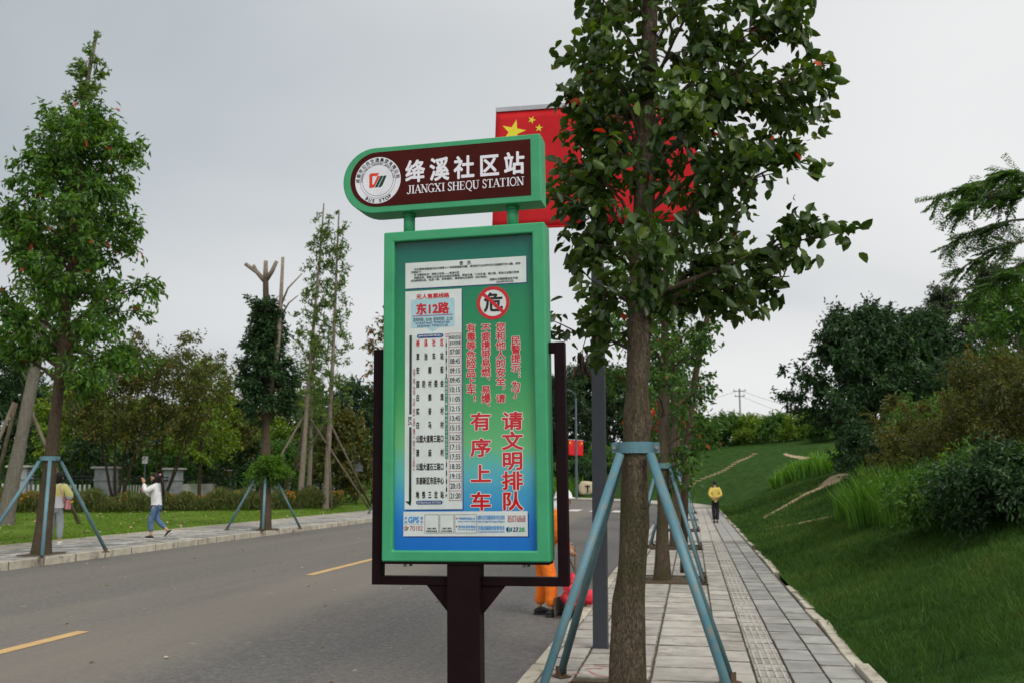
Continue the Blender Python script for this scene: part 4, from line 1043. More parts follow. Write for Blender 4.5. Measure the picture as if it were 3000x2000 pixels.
for tx_, a, b, h, P_ in (('扫描二维码', (505, 385), (663, 385), 32, BK), ('获取站点信息', (490, 432), (680, 431), 32, BK), ('扫描二维码', (770, 385), (926, 385), 32, BK), ('关注公交微信', (750, 432), (942, 431), 32, BK),
                         ('严禁携带危险物品上车', (1043, 215), (1343, 215), 46, BL), ('Dangerous Articles Prohibited', (1043, 268), (1350, 268), 28, BL), ('请勿乱丢弃物品', (1045, 357), (1347, 357), 50, BL), ('Do not drop litter', (1045, 407), (1347, 407), 32, BL),
                         ('成都市公共交通集团有限公司公交热线', (1380, 198), (1852, 198), 80, BL), ('Hotline of Chengdu Public Transport Holdings,Ltd.', (1382, 272), (1852, 272), 44, BL),
                         ('交通运输服务监督电话', (1380, 380), (1850, 380), 78, BL), ('Transportation Service Supervision Hotline', (1382, 450), (1852, 450), 40, BL)):
    P_.line(tx_, Z7(*a), Z7(*b), MM(Z7, h), 0.022)
DR.line('85076868', Z7(1903, 222), Z7(2210, 226), MM(Z7, 114))
RD.disc(Z7(1018, 214), MM(Z7, 14), 16); RD.disc(Z7(1017, 353), MM(Z7, 14), 16)
c_ = Z7(1917, 412); r_ = MM(Z7, 46)
NV.ring(c_, r_ * .93, r_, 32)
NV.poly([(c_[0] + r_ * .85 * math.cos(R(a)), c_[1] + r_ * .85 * math.sin(R(a))) for a in range(80, 261, 15)] + [(c_[0] - r_ * .1, c_[1] - r_ * .15)])
ink_['hotgreen'].poly([(c_[0] + r_ * .85 * math.cos(R(a)), c_[1] + r_ * .85 * math.sin(R(a))) for a in range(-90, 61, 15)] + [(c_[0] + r_ * .1, c_[1] - r_ * .05)])
NV.line('123', Z7(1964, 410), Z7(2082, 410), MM(Z7, 76), 0.03, 0.2); ink_['hotgreen'].line('28.', Z7(2096, 412), Z7(2214, 412), MM(Z7, 76), 0.03, 0.2)
# safety message in red with a white outline
OUT = Print(); MSG = Print()
def msg(ch, c, w, h, bd=0.03, out=0.075):
    OUT.cell(ch, c, w, h, out); MSG.cell(ch, c, w, h, bd)
for x, chars in ((1010, [('有', 255), ('毒', 368), ('等', 487), ('危', 607), ('险', 722), ('品', 838), ('上', 955), ('车', 1068)]), (1205, [('不', 255), ('要', 370), ('携', 483), ('带', 600), ('易', 715), ('燃', 832), ('易', 1065), ('爆', 1180)]),
                 (1400, [('您', 245), ('和', 362), ('他', 480), ('人', 598), ('的', 716), ('安', 832), ('全', 948), ('请', 1180)]), (1600, [('民', 422), ('警', 538), ('提', 655), ('示', 775), ('为', 1008), ('了', 1122)])):
    for ch, y in chars: msg(ch, Z3(x, y), MM(Z3, 128), MM(Z3, 118))
msg('、', Z3(1275, 880), MM(Z3, 120), MM(Z3, 118)); msg('、', Z3(1275, 1228), MM(Z3, 120), MM(Z3, 118)); msg('，', Z3(1475, 1000), MM(Z3, 120), MM(Z3, 118)); msg('！', Z3(1090, 1180), MM(Z3, 128), MM(Z3, 100))
for dy in (848, 890): OUT.disc(Z3(1648, dy), MM(Z3, 18), 16); MSG.disc(Z3(1648, dy), MM(Z3, 11), 16)
for x, chars in ((1207, [('有', 240), ('序', 607), ('上', 972), ('车', 1358)]), (1650, [('请', 235), ('文', 515), ('明', 793), ('排', 1072), ('队', 1358)])):
    for ch, y in chars: msg(ch, Z4(x, y), MM(Z4, 305), MM(Z4, 262), 0.028, 0.062)
OUT.obj('message_outline', M['halo'], pan, q1); MSG.obj('message_lettering', M['red'], pan, q2)
# no dangerous goods roundel
c_ = Z2(1482, 800); r_ = MM(Z2, 205)
p = Print(); p.disc(c_, r_, 64); p.obj('prohibition_disc', M['sheet'], pan, q1)
p = Print(); p.cell('危', Z2(1485, 790), MM(Z2, 245), MM(Z2, 245), 0.03); p.obj('prohibition_character', M['black'], pan, q2)
p = Print(); p.ring(c_, r_ * .80, r_); p.stroke([(c_[0] - r_ * .6, c_[1] + r_ * .56), (c_[0] + r_ * .6, c_[1] - r_ * .56)], r_ * .2); p.obj('prohibition_ring', M['red'], pan, q3)
for k, P_ in ink_.items():
    nm = {'black': 'black_print', 'red': 'red_print', 'darkred': 'dark_red_print', 'navy': 'navy_print', 'blue': 'blue_print', 'green': 'green_print', 'darkgreen': 'direction_arrow', 'trough': 'route_underline', 'hotgreen': 'bright_green_print', 'white': 'white_print', 'logored': 'logo_red_print', 'logogreen': 'logo_green_print'}[k]
    if P_.v: P_.obj(nm, M['sheet'] if k == 'white' else M[k], pan, q5 if k == 'white' else q4)

# ------------------------------------------------------------------ trees
def rot_about(v, axis, ang):
    return v * math.cos(ang) + np.cross(axis, v) * math.sin(ang) + axis * np.dot(axis, v) * (1 - math.cos(ang))
def unit(v): return v / (np.linalg.norm(v, axis=-1, keepdims=True) + 1e-9)
def leaf_mesh(name, P, Dr, L_, W_, mat, parent, rng, round_leaf=False, fold=0.25, rnd=None, up_bias=0.6):
    """leaf blades at P pointing along Dr, folded along the midrib"""
    n_ = len(P); Dr = unit(Dr)
    up = np.tile([0, 0, 1.0], (n_, 1)) * up_bias + rng.normal(0, 0.55, (n_, 3))
    S = unit(np.cross(Dr, up)); Nn = unit(np.cross(S, Dr))
    L_ = np.broadcast_to(L_, n_)[:, None]; W_ = np.broadcast_to(W_, n_)[:, None]
    if round_leaf:
        side = lambda f_, w_, s_, c_: P + Dr * L_ * f_ + S * W_ * w_ * s_ + Nn * (W_ * fold * w_ * 2 - L_ * c_)
        V = np.stack([P, side(.16, .30, 1, 0), side(.46, .50, 1, .01), side(.78, .33, 1, .06), P + Dr * L_ - Nn * L_ * .14,
                      side(.78, .33, -1, .06), side(.46, .50, -1, .01), side(.16, .30, -1, 0)], 1).reshape(-1, 3)
        i = np.arange(n_)[:, None] * 8
        F = np.concatenate([i + [0, 4, 3, 2, 1], i + [0, 7, 6, 5, 4]], 1).reshape(-1, 5)
    else:
        V = np.stack([P, P + Dr * L_ * .5 + S * W_ * .5 + Nn * W_ * fold, P + Dr * L_ - Nn * L_ * .1, P + Dr * L_ * .5 - S * W_ * .5 + Nn * W_ * fold], 1).reshape(-1, 3)
        i = np.arange(n_)[:, None] * 4
        F = np.concatenate([i + [0, 2, 1], i + [0, 3, 2]], 1).reshape(-1, 3)
    r = rng.uniform(0, 1, n_) if rnd is None else rnd
    return np_mesh(name, V, F, mat, parent, np.repeat(r, 2), smooth=round_leaf)
def prof(pts):
    xs = [p[0] for p in pts]; ys = [p[1] for p in pts]
    return lambda z: float(np.interp(z, xs, ys, left=0, right=0))
def trunk_pts(H, lean, wig, rng, n_=12):
    P = []
    ph = rng.uniform(0, 6, 4)
    for i in range(n_):
        f = i / (n_ - 1)
        P.append(np.array([lean[0] * f + wig * (math.sin(f * 5 + ph[0]) - math.sin(ph[0])) * f, lean[1] * f + wig * (math.sin(f * 4 + ph[1]) - math.sin(ph[1])) * f, H * f]))
    return P
def knobbly_trunk(b, P, r0, r1, rng, n=14, flare=0.35, lumps=0.10, rings=40, burls=()):
    """a trunk with root flare and uneven girth"""
    k0 = len(b.v)
    Z = np.linspace(0, 1, rings) ** 1.15
    ph = rng.uniform(0, 6.28, 6)
    idx = np.linspace(0, 1, len(P))
    PA = np.array(P)
    for f in Z:
        c = np.array([np.interp(f, idx, PA[:, i]) for i in range(3)])
        h = c[2]
        r = r0 + (r1 - r0) * f ** 0.9
        r *= 1 + flare * math.exp(-h / 0.22)
        n_b = [(zb, an, sz) for zb, an, sz in burls if abs(h - zb) < .5]
        for k in range(n):
            a = 2 * math.pi * k / n
            rr = r * (1 + lumps * (0.5 * math.sin(2 * a + ph[0] + h * 1.7) + 0.35 * math.sin(3 * a + ph[1] - h * 2.9) + 0.4 * math.sin(h * 4.3 + ph[2]) + 0.3 * math.sin(5 * a + ph[3] + h * 6)))
            for zb, an, sz in n_b: rr *= 1 + sz * math.exp(-((h - zb) / .13) ** 2) * math.exp(-(((a - an + math.pi) % (2 * math.pi) - math.pi) / .75) ** 2)
            b.v.append((c[0] + rr * math.cos(a), c[1] + rr * math.sin(a), c[2] - (0.06 if f == 0 else 0)))
    for i in range(rings - 1):
        for k in range(n):
            k2 = (k + 1) % n
            b.f.append((k0 + i * n + k, k0 + i * n + k2, k0 + (i + 1) * n + k2, k0 + (i + 1) * n + k))
def make_tree(name, label, loc, H, r0, crown, zr, nb, tw=9, nl=12, leaf=(0.1, 0.05), mats=('bark2', 'leaf_mid'), seed=1, lean=(0, 0), wig=0.06, rise=0.25, droop=0.5,
              group=None, round_leaf=False, twl=0.45, twigs=True, flare=0.3, lumps=0.08, spread=0.16, limbs=(), cat='tree', rtop=None, boles=1, fork=0.4, back=1.0, thick=0.42, red=.006, dens=1.7, left=1.0, burls=()):
    """trunk(s), limbs, twigs and leaves; crown(z) is the crown's radius at height z, zr the range of heights limbs leave from"""
    rng = np.random.default_rng(seed)
    root = thing(name, label, cat, loc, group=group)
    b = B(); tws = []
    stems = []
    for s_ in range(boles):
        if boles == 1: P = trunk_pts(H, lean, wig, rng)
        else:
            a = 2 * math.pi * s_ / boles + rng.uniform(-.4, .4)
            P = trunk_pts(H * rng.uniform(.82, 1.0), (lean[0] + fork * H * math.cos(a), lean[1] + fork * H * math.sin(a)), wig, rng)
            P = [p + np.array([0.12 * math.cos(a), 0.12 * math.sin(a), 0]) * min(1, p[2]) for p in P]
        stems.append(np.array(P))
        knobbly_trunk(b, P, r0, rtop if rtop is not None else r0 * 0.22, rng, (24 if burls else 14) if r0 > .08 else 8, flare, lumps, 90 if burls else 40, burls)
    ga = rng.uniform(0, 6.28)
    todo = []
    for i in range(nb):
        z0 = zr[0] + (zr[1] - zr[0]) * ((i + rng.uniform(0, 1)) / nb)
        ga += 2.4 + rng.uniform(-.5, .5)
        todo.append((z0, ga, None, None))
    todo += [(l[0], l[1], l[2], l[3]) for l in limbs]
    for z0, az, ln, rise_ in todo:
        st = stems[int(rng.integers(len(stems)))]
        f = min(0.999, z0 / st[-1, 2]); idx = np.linspace(0, 1, len(st))
        p0 = np.array([np.interp(f, idx, st[:, k]) for k in range(3)])
        rs = rise if rise_ is None else rise_
        zt = z0 + (crown(z0) * rs * 2 if ln is None else ln * rs)
        rad = crown(min(zt, H * 0.985)) * rng.uniform(0.72, 1.04) if ln is None else ln
        d = np.array([math.cos(az), math.sin(az), 0])
        if d[0] < 0: rad *= 1 + (left - 1) * min(1, -d[0] * 1.6)
        if rad < 0.05: continue
        p2 = np.array([p0[0] * (1 if boles > 1 else 1) + d[0] * rad, p0[1] + d[1] * rad, zt + rng.uniform(-.08, .08) * rad])
        p1 = p0 + d * rad * 0.45 + np.array([0, 0, (zt - z0) * 0.75])
        rb = max(0.006, r0 * thick * (1 - f * 0.75) * (0.55 + 0.6 * min(1, rad / 2.5)))
        cv = [(1 - t_) ** 2 * p0 + 2 * t_ * (1 - t_) * p1 + t_ * t_ * p2 for t_ in np.linspace(0, 1, 6)]
        cv = [c + (rng.normal(0, .02, 3) * rad if 0 < i < 5 else 0) for i, c in enumerate(cv)]
        b.tube([tuple(c) for c in cv], [rb * (1 - 0.82 * t_) for t_ in np.linspace(0, 1, 6)], 6 if rb > .02 else 4, caps=False)
        nt = max(2, int(tw * (0.55 + 0.6 * min(1.5, rad / 1.5))))
        for k in range(nt):
            t_ = rng.uniform(0.22, 1.0) ** 0.8
            q = cv[min(4, int(t_ * 5))] * (1 - (t_ * 5) % 1) + cv[min(5, int(t_ * 5) + 1)] * ((t_ * 5) % 1)
            dd = unit(d * rng.uniform(.1, 1.0) + rng.normal(0, .6, 3) + np.array([0, 0, 0.25]))
            l_ = twl * rng.uniform(.5, 1.25) * (1.15 - 0.4 * t_)
            tws.append((q, dd, l_))
    # a leader of foliage at the very top
    for st in stems:
        if crown(H * 0.97) > 0.02:
            for k in range(int(tw * 1.5)):
                f = rng.uniform(max(.5, zr[0] / H), 1); idx = np.linspace(0, 1, len(st)); q = np.array([np.interp(f, idx, st[:, j]) for j in range(3)])
                tws.append((q, unit(rng.normal(0, .6, 3) + np.array([0, 0, .6])), min(twl, crown(min(q[2], H * .98)) + .15) * rng.uniform(.5, 1)))
    if twigs:
        for q, dd, l_ in tws: b.tube([tuple(q), tuple(q + dd * l_ * .55 + [0, 0, .02 * l_]), tuple(q + dd * l_)], [0.008, 0.006, 0.003] if leaf[0] < .2 else [0.015, .01, .006], 3, caps=False)
    b.obj('trunk', M[mats[0]], root, smooth=True)
    Q = np.array([t_[0] for t_ in tws]); DD = np.array([t_[1] for t_ in tws]); LL = np.array([t_[2] for t_ in tws])
    nl = int(nl * dens); n_ = len(tws) * nl
    ti = np.repeat(np.arange(len(tws)), nl); f = rng.uniform(0.15, 1.1, n_) ** .7
    pos = Q[ti] + DD[ti] * (LL[ti] * f)[:, None] + rng.normal(0, spread, (n_, 3)) * LL[ti][:, None]
    dr = DD[ti] * .55 + rng.normal(0, .65, (n_, 3)); dr[:, 2] -= droop
    sz = leaf[0] * rng.uniform(.65, 1.2, n_)
    tone = .47 + .45 * np.clip(np.repeat(rng.normal(0, .3, len(tws)), nl) + rng.uniform(-.85, .85, n_), -1.02, 1.02)
    tone = np.where(rng.uniform(0, 1, n_) < red, rng.uniform(.975, 1, n_), tone)
    leaf_mesh('crown', pos, dr, sz, sz * leaf[1] / leaf[0], M[mats[1]], root, rng, round_leaf, rnd=tone)
    return root

def prop_set(label, loc, rtrunk, ring_z, foot, mat='strut', group=None, n_struts=4, rad=0.027, a0=0.785, cat='tree support', zfoot=0.0, collar=True, name='tree_support'):
    """a collar clamped round a trunk with raking struts down to foot plates"""
    root = thing(name, label, cat, loc, group=group)
    if collar:
        rc = rtrunk + 0.014
        c = B()
        k0 = 0; n_ = 24
        for r_, z in ((rc, -.045), (rc + .006, -.045), (rc + .006, .045), (rc, .045)):
            for k in range(n_): c.v.append((r_ * math.cos(2 * math.pi * k / n_), r_ * math.sin(2 * math.pi * k / n_), ring_z + z))
        for i in range(4):
            for k in range(n_):
                i2, k2 = (i + 1) % 4, (k + 1) % n_
                c.f.append((i * n_ + k, i * n_ + k2, i2 * n_ + k2, i2 * n_ + k))
        co = c.obj('collar', M[mat], root)
        for s_ in (-1, 1):
            lug = B().box((s_ * (rc + 0.022), -0.02, ring_z), (0.07, 0.012, 0.085)).box((s_ * (rc + 0.022), 0.005, ring_z), (0.07, 0.012, 0.085))
            lo = lug.obj('lug', M[mat], co)
            B().tube([(s_ * (rc + 0.036), -0.045, ring_z), (s_ * (rc + 0.036), 0.03, ring_z)], 0.016, 6).obj('bolt', M['bolt'], co)
    for i in range(n_struts):
        a = a0 + 2 * math.pi * i / n_struts
        ca, sa = math.cos(a), math.sin(a)
        m_ = mat if not (mat == 'strut' and i in (1, 0)) else 'strut_worn'
        top = (ca * (rtrunk + 0.045), sa * (rtrunk + 0.045), ring_z - 0.055)
        ft = (foot * 1.414 * ca, foot * 1.414 * sa, zfoot + 0.035)
        so = B().tube([top, ft], rad, 12).obj('strut', M[m_], root, smooth=False)
        for p in so.data.polygons: p.use_smooth = len(p.vertices) == 4
        fp = B().box((ft[0], ft[1], zfoot + 0.006), (0.15, 0.12, 0.008), Matrix.Rotation(a, 3, 'Z'))
        for s_ in (-1, 1): fp.box((ft[0] - sa * s_ * .034, ft[1] + ca * s_ * .034, zfoot + .045), (0.06, 0.008, 0.09), Matrix.Rotation(a, 3, 'Z'))
        for sx_ in (-1, 1): fp.box((ft[0] + ca * .055 * sx_, ft[1] + sa * .055 * sx_, zfoot + .018), (0.022, 0.022, 0.02))
        fp.obj('foot_plate', M['rust'], so)
    return root

# --- the row along the right kerb
G_ROW = 'street trees along the right kerb'
crown1 = prof([(2.1, 0.0), (2.6, .55), (3.0, .85), (3.6, 1.25), (4.3, 1.35), (5.2, 1.3), (6.2, 1.1), (7.2, .7), (7.8, .2)])
make_tree('street_tree', 'tall camphor-like tree with mossy bark beside the bus stop sign', (TREE_X, TREE_Y[0], -0.01), 7.8, 0.128, crown1, (2.9, 7.2), 30, tw=13, nl=14, leaf=(0.112, 0.074),
          mats=('bark1', 'leaf_near'), seed=11, lean=(0.42, 0.0), wig=0.012, rise=0.35, droop=0.55, round_leaf=True, twl=0.36, flare=.12, lumps=.15, dens=1.3, left=.52, burls=((2.18, 0.0, .32), (2.22, 3.3, .26), (2.36, -1.6, .18), (2.62, .9, .15), (1.35, -.2, .10), (.75, 3.0, .12), (1.1, -1.4, .10)), spread=.2, rtop=.05,
          limbs=((3.55, 0.15, 1.35, .62), (2.95, 0.45, .8, .45), (2.72, 2.95, 1.0, .22), (3.05, 3.4, .8, .35), (3.3, 2.7, .9, .5), (3.9, 0.4, 1.5, .6), (3.2, -.2, 1.5, .25), (3.1, .2, 1.25, .2), (4.3, -.1, 1.5, .5), (4.6, .2, 1.55, .35), (3.7, 3.2, .85, .7), (4.4, 3.0, .9, .4), (5.0, .1, 1.2, .5)), thick=.34)
row_labels = ['second tree of the kerb row, standing behind the one beside the bus stop sign', 'third tree of the kerb row after the bus stop sign', 'fourth tree of the kerb row after the bus stop sign', 'fifth tree of the kerb row after the bus stop sign', 'sixth tree of the kerb row after the bus stop sign']
rowspec = [(7.2, .125, 2.2), (7.0, .11, 2.9), (6.6, .10, 3.0), (6.4, .10, 3.0), (6.2, .10, 2.6)]
for i, (H_, r_, zb_) in enumerate(rowspec):
    q_ = (1, .8, .75, .8, .9)[i]
    cr_ = prof([(zb_ - .5, 0), (zb_, .55 * q_), (zb_ + .9, 1.15 * q_), (zb_ + 1.9, 1.3 * q_), (H_ - .9, .95 * q_), (H_ - .5, .6 * q_), (H_, .15)])
    make_tree('street_tree', row_labels[i], (TREE_X + (0.0, .05, .02, 0, 0)[i], TREE_Y[i + 1], -0.01), H_, r_, cr_, (zb_, H_ - .7), 22, tw=10, nl=12, leaf=(0.12, .065), mats=('bark1', 'leaf_row'), seed=20 + i, lean=((.25, 0), (.1, 0), (.2, .1), (0, 0), (.1, 0))[i],
              wig=.012, rise=.3, droop=.6, twl=.5, lumps=.12, flare=.25, dens=(2.1, 1.5, 1.4, 1.4, 1.4)[i], group=None, twigs=i < 2, limbs=(((1.75, .6, .45, .5), (1.85, -.3, .5, .4)) if i == 0 else ()))
G_PROP = 'steel tree props along the right kerb'
prop_labels = ['blue steel four-legged prop clamped round the trunk beside the bus stop sign', 'blue steel prop round the second tree of the kerb row', 'blue steel prop round the third tree of the kerb row', 'blue steel prop round the fourth tree of the kerb row', 'blue steel prop round the fifth tree of the kerb row', 'blue steel prop round the sixth tree of the kerb row']
for i, ty in enumerate(TREE_Y):
    prop_set(prop_labels[i], (TREE_X + (.105, .067, .078, .077, 0, .03)[i], ty, 0.004), (.122, .118, .108, .095, .095, .095)[i], (1.95, 1.93, 1.93, 1.9, 1.9, 1.9)[i], .72 if i == 0 else .62, rad=.034 if i == 0 else .028)
# a pruned leader beside the second tree
B_ = thing('pruned_trunk', 'bare leaning trunk with a sawn stub rising behind the second kerb tree', 'tree', (TREE_X + .35, TREE_Y[1] + 1.4, 0))
bt = B().tube([(0, 0, -.05), (.08, 0, 2), (.30, 0, 3.6), (.62, .05, 5.0), (.80, .05, 5.9)], [.07, .066, .06, .055, .05], 9)
bt.tube([(.62, .05, 5.0), (.78, .05, 5.35)], [.04, .03], 7)
bt.obj('trunk', M['bark2'], B_, smooth=True)

# --- across the road
G_L = 'street trees along the left kerb'
lx = lambda px, D: heading(D, px)
crL = prof([(3.2, 0), (3.8, .9), (4.6, 1.7), (5.5, 1.85), (6.2, 1.35), (7.0, 1.55), (8.1, 1.2), (8.9, .75), (9.3, .2)])
make_tree('street_tree', 'tall leafy tree with reddening leaves on the left pavement, a person standing behind it', (-13.02, 17.95, .19), 9.2, .165, crL, (3.6, 8.8), 40, tw=11, nl=13, leaf=(0.17, .07), mats=('bark2', 'leaf_fresh'), seed=41, lean=(.35, 0), wig=.02, rise=.30, droop=.6, twl=.55, flare=.35, lumps=.1, dens=2.7, group=G_L, spread=.18,
          limbs=((3.6, .1, 1.7, .2), (3.5, 3.2, 1.5, .5), (3.4, -.5, 1.4, .1)))
prop_set('pale blue steel prop round the leafy left-pavement tree, one strut beside a standing person', (-12.955, 17.95, .204), 0.150, 1.92, .82, rad=.036, a0=.60, group='steel tree props on the left pavement')
crP = prof([(3.2, 0), (3.7, .75), (4.3, .98), (5.0, .85), (5.8, .58), (6.5, .50), (6.9, .22), (7.3, .42), (7.7, .30), (8.0, .1)])
tP = make_tree('street_tree', 'pollarded tree with bare sawn-off limbs above dense dark foliage', (-12.72, 27.9, .19), 8.55, .17, crP, (3.5, 7.5), 48, tw=11, nl=13, leaf=(0.18, .065), mats=('bark2', 'leaf_dark'), seed=43, lean=(-.35, .1), wig=.012, rise=.25, droop=.5, twl=.45, flare=.25, dens=2.2, rtop=.085, group=None)
pl = B()
for pts, r0_, r1_ in (([(-.34, .1, 8.4), (-.62, .05, 8.75), (-1.0, 0, 9.05)], .085, .06), ([(-.35, .1, 8.4), (-.36, .1, 9.15)], .09, .065), ([(-.34, .1, 8.45), (-.12, .05, 8.75), (0.05, 0, 9.1)], .085, .06), ([(-.6, .05, 8.72), (-.72, 0, 9.0)], .05, .045),
                      ([(.0, -.05, 4.5), (.22, -.1, 6.0), (.28, -.1, 7.6), (.30, -.1, 9.2)], .10, .05), ([(.28, -.1, 7.5), (.5, -.1, 8.1), (.95, -.1, 8.6)], .04, .02), ([(.28, -.1, 7.1), (.55, -.1, 7.6), (.85, -.1, 7.85)], .035, .018)):
    pl.tube(pts, [r0_ + (r1_ - r0_) * k / (len(pts) - 1) for k in range(len(pts))], 8)
pl.obj('sawn_limb', M['bark_pale'], tP, smooth=True)
tP.scale = (1, 1, .91)
rngc = np.random.default_rng(5)
nn = 2600; cpos = rngc.normal(0, 1, (nn, 3)); cpos = unit(cpos) * (rngc.uniform(.25, 1, nn) ** .5)[:, None] * [.70, .62, .55]; cpos *= (.72 + .38 * np.sin(cpos[:, :1] * 7 + 1) * np.sin(cpos[:, 2:] * 8) + .12 * np.sin(cpos[:, 1:2] * 11)); cpos += [0.05, 0, 2.05]
leaf_mesh('lower_crown', cpos, cpos - [0, 0, 2.2] + rngc.normal(0, .3, (nn, 3)), .15, .055, M['leaf_fresh'], tP, rngc, rnd=rngc.uniform(.35, .95, nn))
prop_set('blue steel prop round the pollarded tree on the left pavement', (-12.79, 27.92, .204), .165, 1.75, .76, rad=.036, a0=.40, group=None)
x, y = -12.9, 41.5
crT = prof([(2.2, 0), (3.0, .9), (4.2, 1.0), (4.9, .6), (5.6, 1.1), (6.8, 1.5), (8.0, 1.2), (8.9, .7), (9.6, .2)])
make_tree('street_tree', 'tree with red-tinged lower leaves half hidden behind the green sign', (x, y, .19), 9.5, .13, crT, (2.6, 9.0), 34, tw=9, nl=11, leaf=(.2, .08), mats=('bark2', 'leaf_red'), red=.12, seed=45, wig=.06, droop=.6, twl=.55, group=None)
prop_set('blue steel prop half hidden behind the sign frame on the left pavement', (x, y, .204), .13, 2.0, .8, rad=.034, a0=.30, group=None)
x, y = -12.9, 53.5
make_tree('street_tree', 'farther street tree on the left pavement seen beyond the sign frame', (x, y, .19), 8, .13, prof([(2, 0), (3, 1.2), (5, 1.6), (7, 1.1), (8, .2)]), (2.6, 7.4), 22, tw=9, nl=10, leaf=(.24, .10), mats=('bark2', 'leaf_mid'), seed=46, twl=.6, twigs=False)

def grove(label, px, D, H, rad, kind, seed, lean=(0, 0), zb=None, nb=26, leaf=.26, ground=None, boles=1, fork=.3, tw=10, nl=12, twl=.8, name='tree', shape=None, r0=None, **kw):
    x_, y_ = heading(D, px)
    z_ = (lawnz(x_) if x_ < -15 else hill(x_, y_)) if ground is None else ground
    zb = H * .25 if zb is None else zb
    cr_ = prof(shape) if shape else prof([(zb * .8, 0), (zb, rad * .55), (zb + (H - zb) * .3, rad), (zb + (H - zb) * .6, rad * .9), (H * .93, rad * .4), (H, rad * .1)])
    return make_tree(name, label, (x_, y_, z_ - .05), H, r0 or max(.06, H * .014), cr_, (zb, H * .92), nb, tw=tw, nl=nl, leaf=(leaf, leaf * .45), mats=kind, seed=seed, lean=lean, twl=twl, boles=boles, fork=fork, twigs=False, cat='tree', **kw)
# feathery upright conifers and their timber props
fe = lambda H, w: [(H * .12, 0), (H * .2, w * .8), (H * .4, w), (H * .7, w * .62), (H * .93, w * .25), (H, w * .12)]
grove('tall leaning grey-trunked feathery tree behind the leafy left-pavement tree', 22, 31, 16.4, 1.5, ('bark_grey', 'leaf_pine'), 51, lean=(2.0, .3), shape=fe(16.4, 1.4), nb=60, leaf=.20, tw=7, nl=11, twl=.42, droop=.1, rise=.5, r0=.24, thick=.16)
fx = [(880, 50, 16.0, 1.15, 'tall thin feathery tree with a pale trunk, the taller of a close pair'), (955, 50, 15.7, 1.1, 'tall thin feathery tree with a pale trunk, the shorter of a close pair'), (905, 54, 9.5, .9, 'lower feathery tree standing between the tall feathery pair')]
for i, (px, D_, H_, w_, lb) in enumerate(fx):
    grove(lb, px, D_, H_, w_, ('bark_pale', 'leaf_pine'), 52 + i, shape=fe(H_, w_), nb=58 if i < 2 else 34, leaf=.19, tw=5, nl=11, twl=.45, droop=0, rise=.75, r0=.16, lean=((.75, 0), (.35, 0), (.2, 0))[i], thick=.16)
def timber(label, px, D, n_, ring, spread, seed):
    x_, y_ = heading(D, px)
    prop_set(label, (x_, y_, lawnz(x_)), .2, ring, spread, 'wood_strut', n_struts=n_, rad=.055, a0=seed, collar=False, name='timber_prop', cat='tree support')
timber('weathered timber prop leaning on the grey-trunked feathery tree', 40, 31, 3, 3.9, 1.4, .5)
timber('weathered timber prop below the taller of the thin feathery pair', 890, 50, 3, 4.6, 2.4, .1)
timber('weathered timber prop below the shorter of the thin feathery pair', 955, 50.5, 3, 4.3, 2.1, 1.0)
# the wood behind the fence
grove('reddish multi-stemmed tree fanning out behind the fence pillars', 345, 44, 6.9, 2.5, ('bark_dark', 'leaf_brown'), 61, boles=6, fork=.26, zb=2.6, nb=44, leaf=.20, tw=10, nl=11, twl=.75, shape=[(2.2, 0), (3, 1.0), (4.5, 1.9), (6.2, 1.9), (7.3, 1.0), (7.8, .3)], rise=.4, r0=.075)
grove('rusty leaning multi-stemmed tree beside the reddish fan-shaped one', 470, 47, 7.0, 2.3, ('bark_dark', 'leaf_brown'), 62, boles=4, fork=.22, zb=2.8, nb=34, leaf=.2, tw=9, nl=10, twl=.75, shape=[(2.4, 0), (3.4, 1.1), (5, 1.8), (6.8, 1.6), (7.8, .4)], rise=.4, r0=.06, lean=(.8, 0))
grove('bright yellow-green tree with a rounded top behind the rusty trees', 585, 56, 8.2, 2.4, ('bark2', 'leaf_yel'), 63, nb=34, leaf=.24)
grove('yellow-green tree with feathery top left of the reddish fan-shaped tree', 215, 52, 6.9, 2.4, ('bark2', 'leaf_yel'), 64, nb=32, leaf=.26)
bgt = [(30, 62, 9.5, 3.2, 'dark', 'dark broadleaf tree behind the grey-trunked feathery tree'), (130, 70, 8.6, 3.2, 'yel', 'green broadleaf tree filling the gap behind the leafy left tree'), (290, 66, 7.6, 3.0, 'dark', 'dark bushy tree deep behind the reddish fan-shaped tree'),
       (420, 76, 8.4, 3.2, 'yel', 'green broadleaf tree deep behind the rusty leaning tree'), (540, 72, 7.8, 3.0, 'dark', 'dark bushy tree between the rusty and the pollarded trees'), (665, 64, 8.0, 2.2, 'brown', 'thin rusty tree left of the pollarded tree'),
       (720, 78, 8.0, 3.0, 'yel', 'green broadleaf tree right behind the pollarded tree'), (830, 70, 9.0, 3.0, 'yel', 'yellow-green tree between the pollarded and the feathery trees'), (940, 72, 9.2, 3.2, 'dark', 'dark broadleaf tree behind the thin feathery pair'),
       (1040, 66, 9.4, 3.0, 'dark', 'dark broadleaf tree left of the sign frame'), (1110, 74, 9.0, 3.0, 'mid', 'green broadleaf tree hidden mostly by the sign frame'), (-60, 52, 10.5, 3.0, 'dark', 'dark tree whose crown edges in left of the leafy tree'), (1000, 56, 6.0, 1.6, 'brown', 'small thin rusty tree behind the grey road sign')]
for i, (px, D_, H_, r_, k, lb) in enumerate(bgt):
    H_ *= .86
    grove(lb, px, D_, H_, r_, ('bark_dark', 'leaf_' + k), 70 + i, nb=30, leaf=.30, zb=H_ * .15, tw=10, nl=12, twl=.9)
